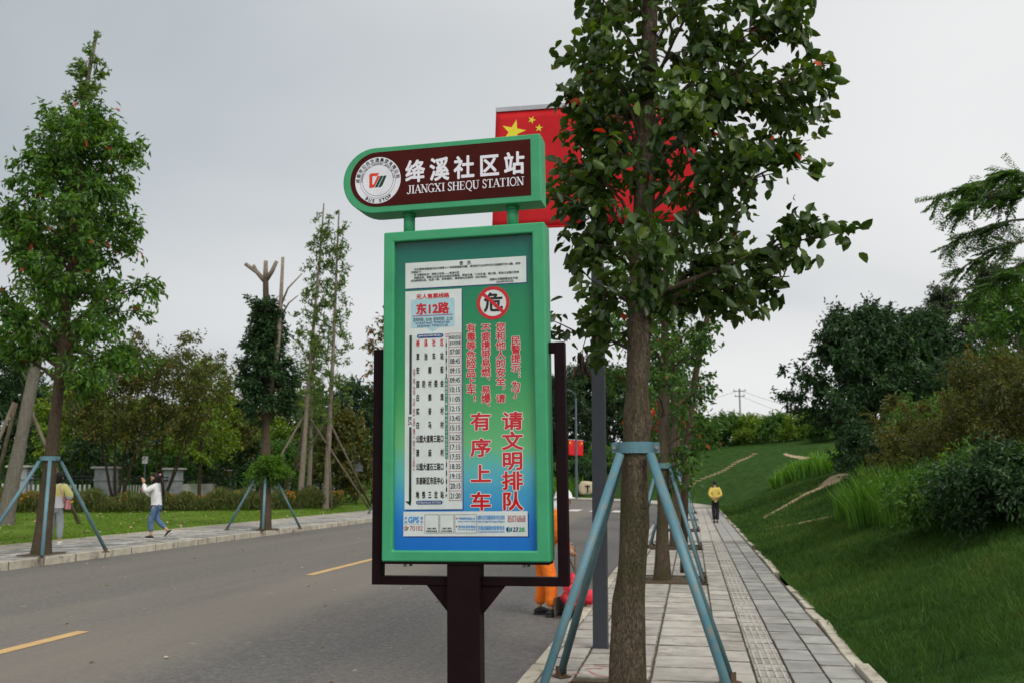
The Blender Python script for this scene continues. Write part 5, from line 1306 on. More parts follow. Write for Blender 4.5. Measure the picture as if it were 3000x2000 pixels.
for i, (px, D_, r_, lb) in enumerate([(90, 58, 1.9, 'low dark shrub behind the left end of the fence'), (250, 50, 1.7, 'low pink-flowered shrub behind the fence by the second pillar'), (390, 60, 1.9, 'low dark shrub between the fan-shaped tree stems'), (480, 60, 1.9, 'low dark shrub behind the fence beside the phone photographer'),
                                      (600, 62, 2.0, 'low dark shrub left of the pollarded trunk behind the fence'), (720, 64, 2.0, 'low dark shrub behind the fence right of the pollarded trunk'), (830, 60, 2.0, 'low green shrub behind the feathery pair'), (1000, 62, 2.2, 'low green shrub behind the grey road sign'), (1090, 60, 2.2, 'low green shrub beside the sign frame')]):
    grove(lb, px, D_, 3.4, r_, ('bark_dark', 'leaf_dark' if i % 3 else 'leaf_mid'), 90 + i, nb=18, leaf=.24, zb=.35, tw=9, nl=11, twl=.75, name='shrub')

# --- the right hillside
grove('large dark spreading tree on the bank at the top of the dirt path', 2545, 43.5, 6.9, 3.9, ('bark_dark', 'leaf_dark'), 101, nb=75, leaf=.26, zb=.9, tw=13, nl=14, twl=.85, shape=[(.3, 0), (.9, 2.6), (2.0, 3.9), (3.2, 4.1), (4.6, 3.2), (6.0, 2.0), (6.9, .5)], rise=.3, boles=3, fork=.1, r0=.16)
grove('second dark tree beside the large spreading one on the bank', 2740, 46, 6.2, 3.2, ('bark_dark', 'leaf_dark'), 102, nb=50, leaf=.26, zb=.9, tw=12, nl=13, twl=.85, rise=.3)
grove('tall loose grey-green tree on top of the bank', 2800, 62, 9.4, 3.2, ('bark_grey', 'leaf_grey'), 103, nb=42, leaf=.26, zb=2.2, tw=11, nl=11, twl=.8, shape=[(1.5, 0), (2.5, 2.6), (4, 3.0), (5.5, 2.2), (6.5, 2.5), (8, 1.5), (9.4, .3)], rise=.5)
grove('tall loose grey-green tree with a pale forked trunk on the bank', 2960, 58, 9.8, 2.6, ('bark_pale', 'leaf_grey'), 104, nb=40, leaf=.26, zb=2.4, tw=11, nl=11, twl=.8, rise=.5, lean=(-.4, 0))
grove('grey-green sapling clump behind the dark trees on the bank', 2700, 66, 8.4, 2.4, ('bark_grey', 'leaf_grey'), 106, nb=34, leaf=.26, zb=2.4, tw=10, nl=10, twl=.8, rise=.5)
grove('bright green broadleaf tree at the right edge of the bank', 3010, 34, 5.6, 1.8, ('bark_pale', 'leaf_mid'), 105, nb=34, leaf=.2, zb=1.8, tw=10, nl=11, twl=.6)
sh = [(2700, 24, 1.7, 1.5, 'brown', 'brownish shrub above the tall grass on the bank'), (2860, 21, 2.3, 1.9, 'brown', 'big brown-green shrub on the bank'), (2990, 19, 2.6, 1.8, 'brown', 'big rusty shrub at the right edge of the bank'), (2800, 27, 2.1, 1.9, 'mid', 'bright green shrub behind the brown shrubs on the bank'),
      (2780, 16.5, .85, 1.2, 'mid', 'low leafy ground shrub in front of the brown shrubs'), (2900, 15.5, .95, 1.3, 'mid', 'low leafy shrub spilling down the bank'), (3000, 14.2, .95, 1.3, 'dark', 'low dark shrub at the right edge of the bank'), (2600, 31, 1.7, 1.4, 'dark', 'dark shrub at the foot of the large spreading tree'), (2560, 36, 2.0, 1.5, 'dark', 'dark shrub under the crown of the large spreading tree'),
      (2680, 35, 2.4, 2.0, 'brown', 'yellowish shrub right of the large spreading trunk'), (2880, 32, 3.0, 2.2, 'dark', 'dark tall shrub behind the brown shrubs')]
for i, (px, D_, H_, r_, k, lb) in enumerate(sh):
    grove(lb, px, D_, H_, r_, ('bark_dark', 'leaf_' + k), 120 + i, nb=34, leaf=.11 if D_ < 25 else .17, zb=.06, tw=12, nl=13, twl=.45, name='shrub', boles=3, fork=.18, r0=.025, rise=.07, shape=[(0.0, r_ * .6), (.15, r_ * .9), (H_ * .45, r_), (H_ * .8, r_ * .65), (H_, r_ * .2)])
# scrub along the far crest
for i, (px, D_, H_, r_, k) in enumerate([(2045, 104, 3.6, 2.6, 'mid'), (2130, 106, 3.2, 2.6, 'mid'), (2210, 104, 2.8, 2.4, 'yel'), (2290, 100, 2.7, 2.3, 'mid'), (2370, 96, 2.8, 2.2, 'yel'), (2440, 90, 2.6, 2.2, 'mid'), (1985, 108, 4.6, 2.8, 'mid')]):
    grove(['scrub bush on the far crest beside the kerb-row foliage', 'rounded scrub bush on the far crest left of the utility pole', 'loose pale scrub bush at the foot of the utility pole', 'scrub bush on the far crest right of the utility pole', 'loose pale scrub bush between the utility pole and the dark tree', 'scrub bush beside the large dark spreading tree on the crest', 'taller scrub bush on the far crest behind the kerb-row trees'][i],
          px, D_, H_, r_, ('bark_dark', 'leaf_' + k), 140 + i, nb=34, leaf=.30, zb=.08, tw=10, nl=11, twl=.75, name='shrub', boles=3, fork=.2, r0=.03, rise=.08, shape=[(0, r_ * .8), (.4, r_ * 1.1), (H_ * .6, r_ * .8), (H_, r_ * .2)])
for i, (px, D_, H_, r_) in enumerate([(1640, 112, 9.5, 4.2), (1720, 118, 10.5, 4.4), (1800, 116, 9.8, 4.2), (1580, 120, 8.5, 4.0), (1880, 122, 7.5, 3.8), (1500, 118, 8.5, 4)]):
    grove(['dark tree on the far bank behind the curved lamp post', 'tallest dark tree on the far bank behind the near lamp post', 'dark tree on the far bank behind the near trunk', 'dark tree on the far bank left of the curved lamp post', 'dark tree on the far bank behind the kerb row', 'dark tree on the far bank hidden by the sign'][i],
          px, D_, H_, r_, ('bark_dark', 'leaf_dark'), 150 + i, nb=46, leaf=.42, zb=.4, tw=11, nl=12, twl=1.1)
for i, (px, D_, H_, r_) in enumerate([(1640, 98, 2.6, 2.0), (1700, 97, 2.2, 1.9), (1590, 100, 2.4, 2.0), (1760, 99, 2.6, 2.0)]):
    grove(['scrub bush on the far bank above the curved lamp post', 'dark round bush on the far bank beside the small flags', 'scrub bush on the far bank left of the small flags', 'scrub bush on the far bank behind the near lamp post'][i], px, D_, H_, r_, ('bark_dark', 'leaf_mid' if i != 1 else 'leaf_dark'), 160 + i, nb=28, leaf=.3, zb=.08, tw=9, nl=10, twl=.8, name='shrub', boles=3, fork=.2, r0=.03, rise=.08, shape=[(0, r_ * .8), (.4, r_ * 1.1), (H_ * .6, r_ * .8), (H_, r_ * .2)])
# a feathery-leaved tree standing just outside the frame, its boughs reaching in
x_, y_ = heading(17.5, 3235)
rt = thing('feathery_tree', 'feathery-leaved boughs reaching in from the right edge of the bank', 'tree', (x_, y_, hill(x_, y_) - .05))
rng9 = np.random.default_rng(9)
b = B(); b.tube([(0, 0, 0), (.1, 0, 2), (-.1, 0, 4), (0, 0, 7.4)], [.13, .11, .09, .04], 9)
rp, rd = [], []
inx = np.array([-math.cos(YAW), -math.sin(YAW), 0])
for (z0, L_, up, sd_) in ((3.6, 2.6, .62, .1), (3.4, 2.5, .55, -.2), (2.9, 2.4, .30, .15), (3.2, 2.3, .5, .5), (3.5, 2.2, .75, -.4), (4, 1.9, .6, .3), (2.7, 2.3, .12, -.1), (3.7, 2.5, .45, -.1), (2.6, 2.0, .2, .3)):
    d_ = unit(inx + np.array([math.sin(YAW), -math.cos(YAW), 0]) * sd_ * -1)
    cv = [np.array([0, 0, z0 + 1.25]) + d_ * L_ * f_ + np.array([0, 0, L_ * (up * f_ - .45 * f_ * f_ * 1.2)]) for f_ in np.linspace(0, 1, 7)]
    b.tube([tuple(c) for c in cv], [.035 * (1 - .85 * f_) + .004 for f_ in np.linspace(0, 1, 7)], 5)
    for k in range(30):                             # pinnate fronds
        f_ = rng9.uniform(.45, 1); c = cv[min(5, int(f_ * 6))] * (1 - (f_ * 6) % 1) + cv[min(6, int(f_ * 6) + 1)] * ((f_ * 6) % 1)
        fd = unit(d_ * rng9.uniform(.3, 1) + rng9.normal(0, .5, 3) + [0, 0, -.5]); fl = rng9.uniform(.30, .55)
        b.tube([tuple(c), tuple(c + fd * fl + [0, 0, -.05])], [.005, .003], 3, caps=False)
        sd2 = unit(np.cross(fd, [0, 0, 1]))
        for j in range(11):
            for s_ in (-1, 1):
                for jj in range(3):
                    rp.append(c + fd * fl * (j + .5) / 11 + [0, 0, -.05 * j / 11] + sd2 * s_ * .035 * jj + rng9.normal(0, .008, 3)); rd.append(sd2 * s_ + fd * .5 + [0, 0, -.25])
b.obj('trunk', M['bark_grey'], rt, smooth=True)
leaf_mesh('crown', np.array(rp), np.array(rd), .075, .030, M['leaf_mid'], rt, rng9, up_bias=1.5)

# tall grass clumps on the bank
def clump(label, px, D, rad, h, n_, mat='tallgrass', seed=1):
    r_ = np.random.default_rng(seed); x_, y_ = heading(D, px)
    root = thing('grass_clump', label, 'grass clump', (x_, y_, hill(x_, y_)))
    a = r_.uniform(0, 6.28, n_); q = rad * r_.uniform(0, 1, n_) ** .6
    bx_, by_ = q * np.cos(a), q * np.sin(a)
    bz = hill_np(bx_ + x_, by_ + y_) - hill(x_, y_)
    hh = h * r_.uniform(.5, 1.1, n_) * (1 - .35 * q / rad); out = r_.uniform(.1, .6, n_) * hh; aa = a + r_.normal(0, .7, n_); w = .011 * max(1, D / 16)
    ox, oy = np.cos(aa), np.sin(aa); pxv, pyv = -oy * w, ox * w
    V = np.stack([np.stack([bx_ - pxv, by_ - pyv, bz], 1), np.stack([bx_ + pxv, by_ + pyv, bz], 1), np.stack([bx_ + ox * out * .35 + pxv * .8, by_ + oy * out * .35 + pyv * .8, bz + hh * .65], 1), np.stack([bx_ + ox * out * .35 - pxv * .8, by_ + oy * out * .35 - pyv * .8, bz + hh * .65], 1), np.stack([bx_ + ox * out, by_ + oy * out, bz + hh], 1)], 1).reshape(-1, 3)
    i = np.arange(n_)[:, None] * 5
    F = np.concatenate([i + [0, 1, 2], i + [0, 2, 3], i + [3, 2, 4]], 1).reshape(-1, 3)
    np_mesh('blades', V, F, M[mat], root, np.repeat(r_.uniform(0, 1, n_), 3))
for i, (px, D_, rad, h, n_, lb) in enumerate([(2560, 25, 1.0, 1.25, 1100, 'tall grass clump below the large dark tree'), (2630, 22, 1.1, 1.35, 1400, 'tall grass clump left of the brown shrubs'), (2700, 20, .9, 1.15, 1100, 'bright tall grass clump in front of the brown shrubs'), (2640, 27, 1.1, 1.2, 900, 'tall grass clump higher up the bank'),
                                              (2330, 60, 1.6, 1.3, 700, 'far tall grass clump beside the upper dirt path'), (2400, 58, 1.6, 1.4, 700, 'far tall grass clump left of the large dark tree'), (2460, 55, 1.4, 1.2, 600, 'far tall grass clump close to the large dark tree'), (2750, 18.5, .6, .7, 500, 'small tall grass clump by the low leafy shrub'), (1640, 95, 2.2, 2.2, 500, 'pale reed clump on the far bank by the curved lamp post')]):
    clump(lb, px, D_, rad, h, n_, seed=i + 200)

# ------------------------------------------------------------------ lamp posts and flags
def star_pts(c, r, rot=0.0):
    return [(c[0] + (r if k % 2 == 0 else r * .382) * math.sin(math.pi * k / 5 + rot), c[1] + (r if k % 2 == 0 else r * .382) * math.cos(math.pi * k / 5 + rot)) for k in range(10)]
def flag(label, loc, rotz, side, w=.97, h=1.36, group=None, swell=.03):
    """a hanging flag: top rod, cloth, one large and four small stars; side -1 hangs left of the pole"""
    root = thing('flag', label, 'flag', loc, (0, 0, rotz), group=group)
    x0, x1 = (-.14 - w, -.14) if side < 0 else (.13, .13 + w)
    yy = lambda x, z: swell * math.sin((x - x0) / w * 2.6 + z * 1.3) * (-z / h) ** .7 if z < 0 else 0
    nx, nz = 14, 14
    V = [(x0 + (x1 - x0) * i / nx + (-.035 if i == 0 and side < 0 else 0) * (j / nz), yy(x0 + (x1 - x0) * i / nx, -h * j / nz), -h * j / nz) for j in range(nz + 1) for i in range(nx + 1)]
    F = [(j * (nx + 1) + i, j * (nx + 1) + i + 1, (j + 1) * (nx + 1) + i + 1, (j + 1) * (nx + 1) + i) for j in range(nz) for i in range(nx)]
    cl = np_mesh('cloth', V, F, M['flag'], root, smooth=True)
    so = cl.modifiers.new('thickness', 'SOLIDIFY'); so.thickness = .003
    hem = B().box(((x0 + x1) / 2, 0, .022), (w, .035, .05)); hem.obj('top_rod', M['arm'], root)
    B().tube([(x0, 0, -h), (x1, 0, -h)], .012, 8).obj('bottom_rod', M['flag'], root)
    def st(c, r, rot):
        for s_ in (-1, 1):
            pts = star_pts(c, r, rot); b_ = B()
            cc = (c[0], yy(c[0], c[1]) + s_ * .006, c[1])
            b_.v = [cc] + [(p[0], yy(p[0], p[1]) + s_ * .006, p[1]) for p in pts]; b_.f = [(0, 1 + k, 1 + (k + 1) % 10) for k in range(10)]
            b_.obj('star', M['star'], root)
    m_ = 1 if side < 0 else -1
    X = lambda t_: (x0 + t_ if side < 0 else x1 - t_)
    st((X(.20), -.245), .145, .25 * m_)
    for (tx, tz, rr) in ((.41, -.12, .4), (.49, -.22, .1), (.49, -.35, -.2), (.41, -.46, .3)): st((X(tx), tz), .048, rr * m_)
    return root
def lamp_post(label, loc, H, w, flags, rotz=0, mat='pole', arm=True, names=None, fz=5.80):
    root = thing('lamp_post', label, 'lamp post', loc, (0, 0.004, rotz))
    B().box((0, 0, H / 2), (w, w, H), taper=.7).obj('pole', M[mat], root, bevel=.008)
    B().box((0, 0, .006), (w + .02, w + .02, .012)).obj('base_plate', M[mat], root)
    if arm:
        hd = B().tube([(0, 0, H - .05), (-.15, 0, H + .35), (-.7, 0, H + .6), (-1.6, 0, H + .68)], [.045, .045, .04, .035], 8).obj('arm', M[mat], root, smooth=True)
        B().box((-1.85, 0, H + .68), (.6, .2, .06)).obj('lamp_head', M[mat], root, bevel=.02)
    for z in (fz + .02,): B().box((0, 0, z), (.34, .03, .03)).obj('banner_bracket', M[mat], root)
    if flags:
        for s_, nm in zip((-1, 1), names): flag(nm, (loc[0], loc[1], loc[2] + fz), rotz, s_)
    return root
lamp_post('square charcoal lamp post between the first two kerb trees', (-.965, 10.25, 0), 8.2, .152, True, 0, names=('large red flag with yellow stars hanging behind the sign header', 'large red flag with yellow stars hanging behind the nearest tree crown'))
lamp_post('charcoal lamp post among the farther kerb trees carrying two flags', (-.965, 42.6, 0), 8.2, .15, True, 0, names=('red flag left of the farther kerb trees, mostly behind the second trunk', 'red flag showing right of the farther kerb trees foliage'), fz=5.1)
x_, y_ = path(.35, 60 + UR * math.acos((36.0) / UR))
lamp_post('slim grey lamp post with a curved top beyond the road bend', (x_, y_, 0), 9.0, .17, True, R(60), 'pole_far', names=('small red flag on the left of the lamp post beyond the bend', 'small red flag on the right of the lamp post beyond the bend'), fz=5.2)
x_, y_ = heading(84, 500)
lamp_post('grey lamp post glimpsed through the wood behind the fence', (x_, y_, .3), 7.0, .15, True, R(25), 'pole_far', names=('red flag glimpsed through the wood, left of its post', 'red flag glimpsed through the wood, right of its post'), fz=4.6)

# ------------------------------------------------------------------ fence across the lawn
pil = [(62, 47.5), (311, 47), (507, 52.5), (662, 64), (905, 77), (992, 82), (-160, 48)]
plab = ['grey rendered fence pillar behind the standing person', 'grey fence pillar left of the reddish fan-shaped tree', 'grey fence pillar behind the walking photographer', 'grey fence pillar left of the pollarded tree', 'narrow-looking grey fence pillar behind the thin feathery pair', 'farthest grey fence pillar by the road sign', 'grey fence pillar beyond the left tree']
PP = []
for (px, D_), lb in zip(pil, plab):
    x_, y_ = heading(D_, px); z_ = lawnz(x_) - .05
    r_ = thing('fence_pillar', lb, 'pillar', (x_, y_, z_), (0, 0, .25))
    B().box((0, 0, .95), (.84, .84, 1.9)).obj('shaft', M['masonry'], r_, bevel=.01)
    B().box((0, 0, 1.36), (.92, .92, .07)).obj('band', M['masonry'], r_, bevel=.01)
    B().box((0, 0, 1.95), (1.12, 1.12, .10)).obj('cap', M['cap'], r_, bevel=.015)
    PP.append((px, x_, y_, z_))
PP.sort()
flab = ['black iron fence with white pickets left of the standing person', 'black iron fence with white pickets behind the standing person', 'black iron fence with white pickets between the standing person and the photographer', 'black iron fence with white pickets right behind the photographer', 'black iron fence with white pickets behind the pollarded trunk', 'black iron fence with white pickets by the road sign']
for i in range(len(PP) - 1):
    _, xa, ya, za = PP[i]; _, xb, yb, zb_ = PP[i + 1]
    d = Vector((xb - xa, yb - ya, 0)); L_ = d.length; d.normalize()
    r_ = thing('fence', flab[i], 'fence', (xa, ya, (za + zb_) / 2), (0, 0, math.atan2(d.y, d.x)))
    rl = B()
    for z in (.35, 1.35, 1.5): rl.box((L_ / 2, 0, z), (L_ - .74, .04, .05))
    rl.obj('rail', M['iron'], r_)
    n_ = int((L_ - .9) / .24); bb = B(); wp = B()
    for k in range(n_):
        xx = .45 + k * .24
        bb.box((xx, .03, .88), (.022, .022, 1.5))
        if .08 < k / n_ < .92 or i % 2: wp.box((xx, -.05, .62), (.10, .02, 1.0))
    tag(bb.obj('bar', M['iron'], r_), kind='stuff'); tag(wp.obj('picket', M['picket'], r_), kind='stuff')
# flower bed in front of the fence
rg = np.random.default_rng(77)
def bed(label, px0, px1, D0, D1, h, n_, seed, fl):
    r_ = np.random.default_rng(seed)
    x_, y_ = heading((D0 + D1) / 2, (px0 + px1) / 2)
    root = thing('flower_bed', label, 'flower bed', (x_, y_, lawnz(x_)))
    px = r_.uniform(px0, px1, n_); t_ = (px - 0) / 1000.0
    Dd = (D0 + (D1 - D0) * (px - px0) / (px1 - px0)) + r_.uniform(-2.2, 2.2, n_)
    xl_ = (px - 1500) / FPX * Dd; X = xl_ * math.cos(YAW) - Dd * math.sin(YAW) - x_; Y = xl_ * math.sin(YAW) + Dd * math.cos(YAW) - y_
    Z = r_.uniform(0, 1, n_) ** .8 * h * (.7 + .3 * np.sin(px * .05) * np.sin(px * .021 + 1))
    dr = r_.normal(0, .35, (n_, 3)) + [0, 0, 1]
    leaf_mesh('foliage', np.stack([X, Y, Z], 1), dr, r_.uniform(.12, .3, n_), .05, M['bedleaf'], root, r_)['kind'] = 'stuff'
    m_ = n_ // fl
    dens = np.sin(px * .035 + seed) + np.sin(px * .013) > -.1
    ii = np.where(dens)[0][:m_]
    leaf_mesh('blossom', np.stack([X[ii], Y[ii], Z[ii] * .6 + h * .42], 1), r_.normal(0, .8, (len(ii), 3)) + [0, -.6, .5], .085, .085, M['flower'], root, r_)['kind'] = 'stuff'
bed('rough bed of orange flowers in front of the left fence', -60, 460, 41, 44, .95, 12000, 1, 22)
bed('rough bed of orange flowers between the photographer and the pollarded tree', 460, 760, 45, 48, .95, 9000, 2, 45)
bed('rough bed of orange flowers right of the pollarded tree', 760, 1010, 48, 53, 1.0, 8000, 3, 26)
# flowers beside the dirt path and on the far crest
# ------------------------------------------------------------------ small far things
x_, y_ = heading(56, 1046)
r_ = thing('road_sign', 'back of a grey square road sign on a post across the road', 'road sign', (x_, y_, lawnz(x_)), (0, 0, .5))
B().tube([(0, 0, 0), (0, 0, 2.6)], .045, 10).obj('post', M['pole_far'], r_, smooth=True); B().box((0, -.06, 2.25), (.62, .03, .66)).obj('plate', plain('sign_back_grey', (.13, .14, .15), .5), r_)
for z in (2.1, 2.4): B().box((0, -.08, z), (.5, .02, .04)).obj('brace', M['pole_far'], r_)
x_, y_ = heading(48, 423)
r_ = thing('notice_plate', 'small pale notice plate on a post behind the fence', 'notice', (x_, y_, lawnz(x_)), (0, 0, .2))
B().tube([(0, 0, 0), (0, 0, 2.5)], .03, 8).obj('post', M['pole_far'], r_, smooth=True); B().box((0, -.04, 2.3), (.28, .02, .36)).obj('plate', M['sheet'], r_)
x_, y_ = heading(72, 463)
r_ = thing('blue_plate', 'small blue plate glimpsed among the trees behind the fence', 'sign', (x_, y_, .4), (0, 0, .2))
B().tube([(0, 0, 0), (0, 0, 4.4)], .03, 8).obj('post', M['pole_far'], r_, smooth=True); B().box((0, -.04, 4.1), (.75, .02, .42)).obj('plate', plain('bright_blue_plate', (.03, .14, .65), .5), r_)
# utility pole and its wires
x_, y_ = heading(150, 2175)
z_ = 2.5
r_ = thing('utility_pole', 'slim concrete utility pole with two crossarms on the far hill', 'utility pole', (x_, y_, z_ - 1))
B().tube([(0, 0, 0), (0, 0, 14.2)], [.19, .13], 8).obj('pole', M['concrete'], r_, smooth=True)
for z, w_ in ((13.8, 2.0), (13.0, 1.6)):
    a_ = B().box((0, -.1, z), (w_, .12, .12)).obj('crossarm', M['concrete'], r_)
    for k in (-1, 0, 1): B().tube([(k * w_ * .42, -.1, z + .06), (k * w_ * .42, -.1, z + .32)], .06, 6).obj('insulator', M['concrete'], a_)
for k, (tx, ty_, tz) in enumerate(((-30, 25, 9.5), (24, 20, 8), (26, 18, 9))):
    w = B(); pts = [(tx * f_, ty_ * f_, 13.9 - (k == 1) * .8 + (tz - 13.9) * f_ - 1.6 * 4 * f_ * (1 - f_) * .5) for f_ in np.linspace(0, 1, 12)]
    w.tube(pts, .02, 4).obj('wire', M['iron'], r_)
# carved stone on the far verge
x_, y_ = heading(93, 1720)
r_ = thing('carved_stone', 'rounded beige boulder with a dark carved mark on the far verge', 'boulder', (x_, y_, hill(x_, y_) - .05), (0, 0, .1))
def blob(p):
    q = Vector((math.copysign(abs(p[0]) ** .55, p[0]), math.copysign(abs(p[1]) ** .6, p[1]), math.copysign(abs(p[2]) ** .6, p[2])))
    return q * (1 + .05 * math.sin(p[0] * 5) * math.cos(p[2] * 4))
B().ball((0, 0, .62), (.8, .4, .66), 20, 12, blob).obj('stone', M['stone'], r_, smooth=True)
B().box((.05, -.41, .6), (.14, .05, .7)).box((.05, -.41, .8), (.5, .05, .10)).obj('carved_mark', M['iron'], r_)

# ------------------------------------------------------------------ people
def skin_geo(verts, edges, rad, sub=2):
    me = bpy.data.meshes.new('tmp'); me.from_pydata([tuple(v) for v in verts], edges, [])
    o = bpy.data.objects.new('tmp', me); COL.objects.link(o)
    o.modifiers.new('s', 'SKIN'); sv = me.skin_vertices[0].data
    for i, r_ in enumerate(rad):
        sv[i].radius = (r_, r_) if isinstance(r_, (int, float)) else r_
        sv[i].use_root = (i == 0)
    m_ = o.modifiers.new('u', 'SUBSURF'); m_.levels = sub; m_.render_levels = sub
    dg = bpy.context.evaluated_depsgraph_get()
    ev = o.evaluated_get(dg).to_mesh()
    V = [tuple(v.co) for v in ev.vertices]; F = [tuple(p.vertices) for p in ev.polygons]
    bpy.data.objects.remove(o); bpy.data.meshes.remove(me)
    return V, F
def add_geo(b, V, F):
    n_ = len(b.v); b.v += V; b.f += [tuple(i + n_ for i in f) for f in F]
def hand(b, wrist, dirv, palmn, s=1.0, curl=.5, spreadf=0.12):
    """palm and five separate fingers"""
    d = Vector(dirv).normalized(); n_ = Vector(palmn); n_ = (n_ - d * n_.dot(d)).normalized(); sdv = d.cross(n_)
    w = Vector(wrist)
    b.tube([w - d * .01, w + d * .03 * s, w + d * .085 * s], [.026 * s, .036 * s, .034 * s], 10, sx=.5)
    for k, (off, ln) in enumerate(((-.027, .062), (-.009, .074), (.010, .070), (.027, .055))):
        p0 = w + d * .078 * s + sdv * off * s; d1 = (d + sdv * off * spreadf * 30 + n_ * curl * .4).normalized(); d2 = (d + n_ * curl * 1.2).normalized()
        b.tube([p0, p0 + d1 * ln * .5 * s, p0 + d1 * ln * .5 * s + d2 * ln * .5 * s], [.0095 * s, .009 * s, .007 * s], 6)
    p0 = w + d * .025 * s - sdv * .03 * s; dt = (d * .6 - sdv * .9 + n_ * curl * .5).normalized()
    b.tube([p0, p0 + dt * .035 * s, p0 + (dt + d * .5).normalized() * .065 * s], [.012 * s, .010 * s, .008 * s], 6)
def head(b, c, yaw, pitch, s=1.0):
    rot = Matrix.Rotation(yaw, 3, 'Z') @ Matrix.Rotation(pitch, 3, 'X')
    def shape(p):
        q = Vector(p)
        if q.z < 0: q.x *= 1 + q.z * .28; q.y *= 1 + q.z * .12
        if q.y > .6 and abs(q.x) < .25 and -.25 < q.z < .2: q.y += .14 * (1 - abs(q.x) / .25) * (1 - abs(q.z + .05) / .3)
        if q.y > .5 and q.z < -.75: q.y += .05
        return rot @ Vector((q.x * .074 * s, q.y * .095 * s, q.z * .115 * s))
    b.ball(c, (1, 1, 1), 20, 14, shape)
    for sx_ in (-1, 1):
        e_ = rot @ Vector((sx_ * .076 * s, -.005, -.005)); b.ball((c[0] + e_.x, c[1] + e_.y, c[2] + e_.z), (.012 * s, .018 * s, .028 * s), 8, 5)
    return rot
def face(root, c, rot, s=1.0):
    for sx_ in (-1, 1):
        e_ = rot @ Vector((sx_ * .03 * s, .084 * s, .008 * s)); B().ball((c[0] + e_.x, c[1] + e_.y, c[2] + e_.z), (.011 * s, .011 * s, .007 * s), 8, 5).obj('eye', M['hair'], root, smooth=True)
    e_ = rot @ Vector((0, .088 * s, -.055 * s)); B().ball((c[0] + e_.x, c[1] + e_.y, c[2] + e_.z), (.022 * s, .01 * s, .006 * s), 8, 5).obj('mouth', plain('lips', (.32, .10, .09), .5), root, smooth=True)
def hair(root, c, rot, s=1.0, length=0.0, fringe=.35, mat='hair'):
    def shape(p):
        q = Vector(p); k = 1.10
        if q.y > .30 and q.z < fringe: k = .80
        if q.z < -.45 and not length: k = .8
        if length and q.z < 0 and q.y < .30: q.z *= 1 + length
        return rot @ Vector((q.x * .076 * s * k, q.y * .097 * s * k - .004, q.z * .115 * s * k + .008))
    return B().ball(c, (1, 1, 1), 20, 16, shape).obj('hair', M[mat], root, smooth=True)
def shoe(root, ankle, yaw, pitch=0.0, mat='shoe', sole='rubber', s=1.0, name='shoe'):
    rot = Matrix.Rotation(yaw, 3, 'Z') @ Matrix.Rotation(pitch, 3, 'X')
    def up(p):
        q = Vector(p); h = .055 if q.y < -.1 else .055 - .03 * min(1, (q.y + .1)); 
        return rot @ Vector((q.x * .044 * s, q.y * .125 * s + .05 * s, max(q.z, -.6) * h - .035))
    o = B().ball(ankle, (1, 1, 1), 14, 9, up).obj(name, M[mat], root, smooth=True)
    def so_(p):
        q = Vector(p); return rot @ Vector((math.copysign(abs(q.x) ** .6, q.x) * .047 * s, q.y * .132 * s + .05 * s, max(-1, min(1, q.z * 3)) * .013 - .070))
    B().ball(ankle, (1, 1, 1), 14, 8, so_).obj('sole', M[sole], o, smooth=True)
    return o
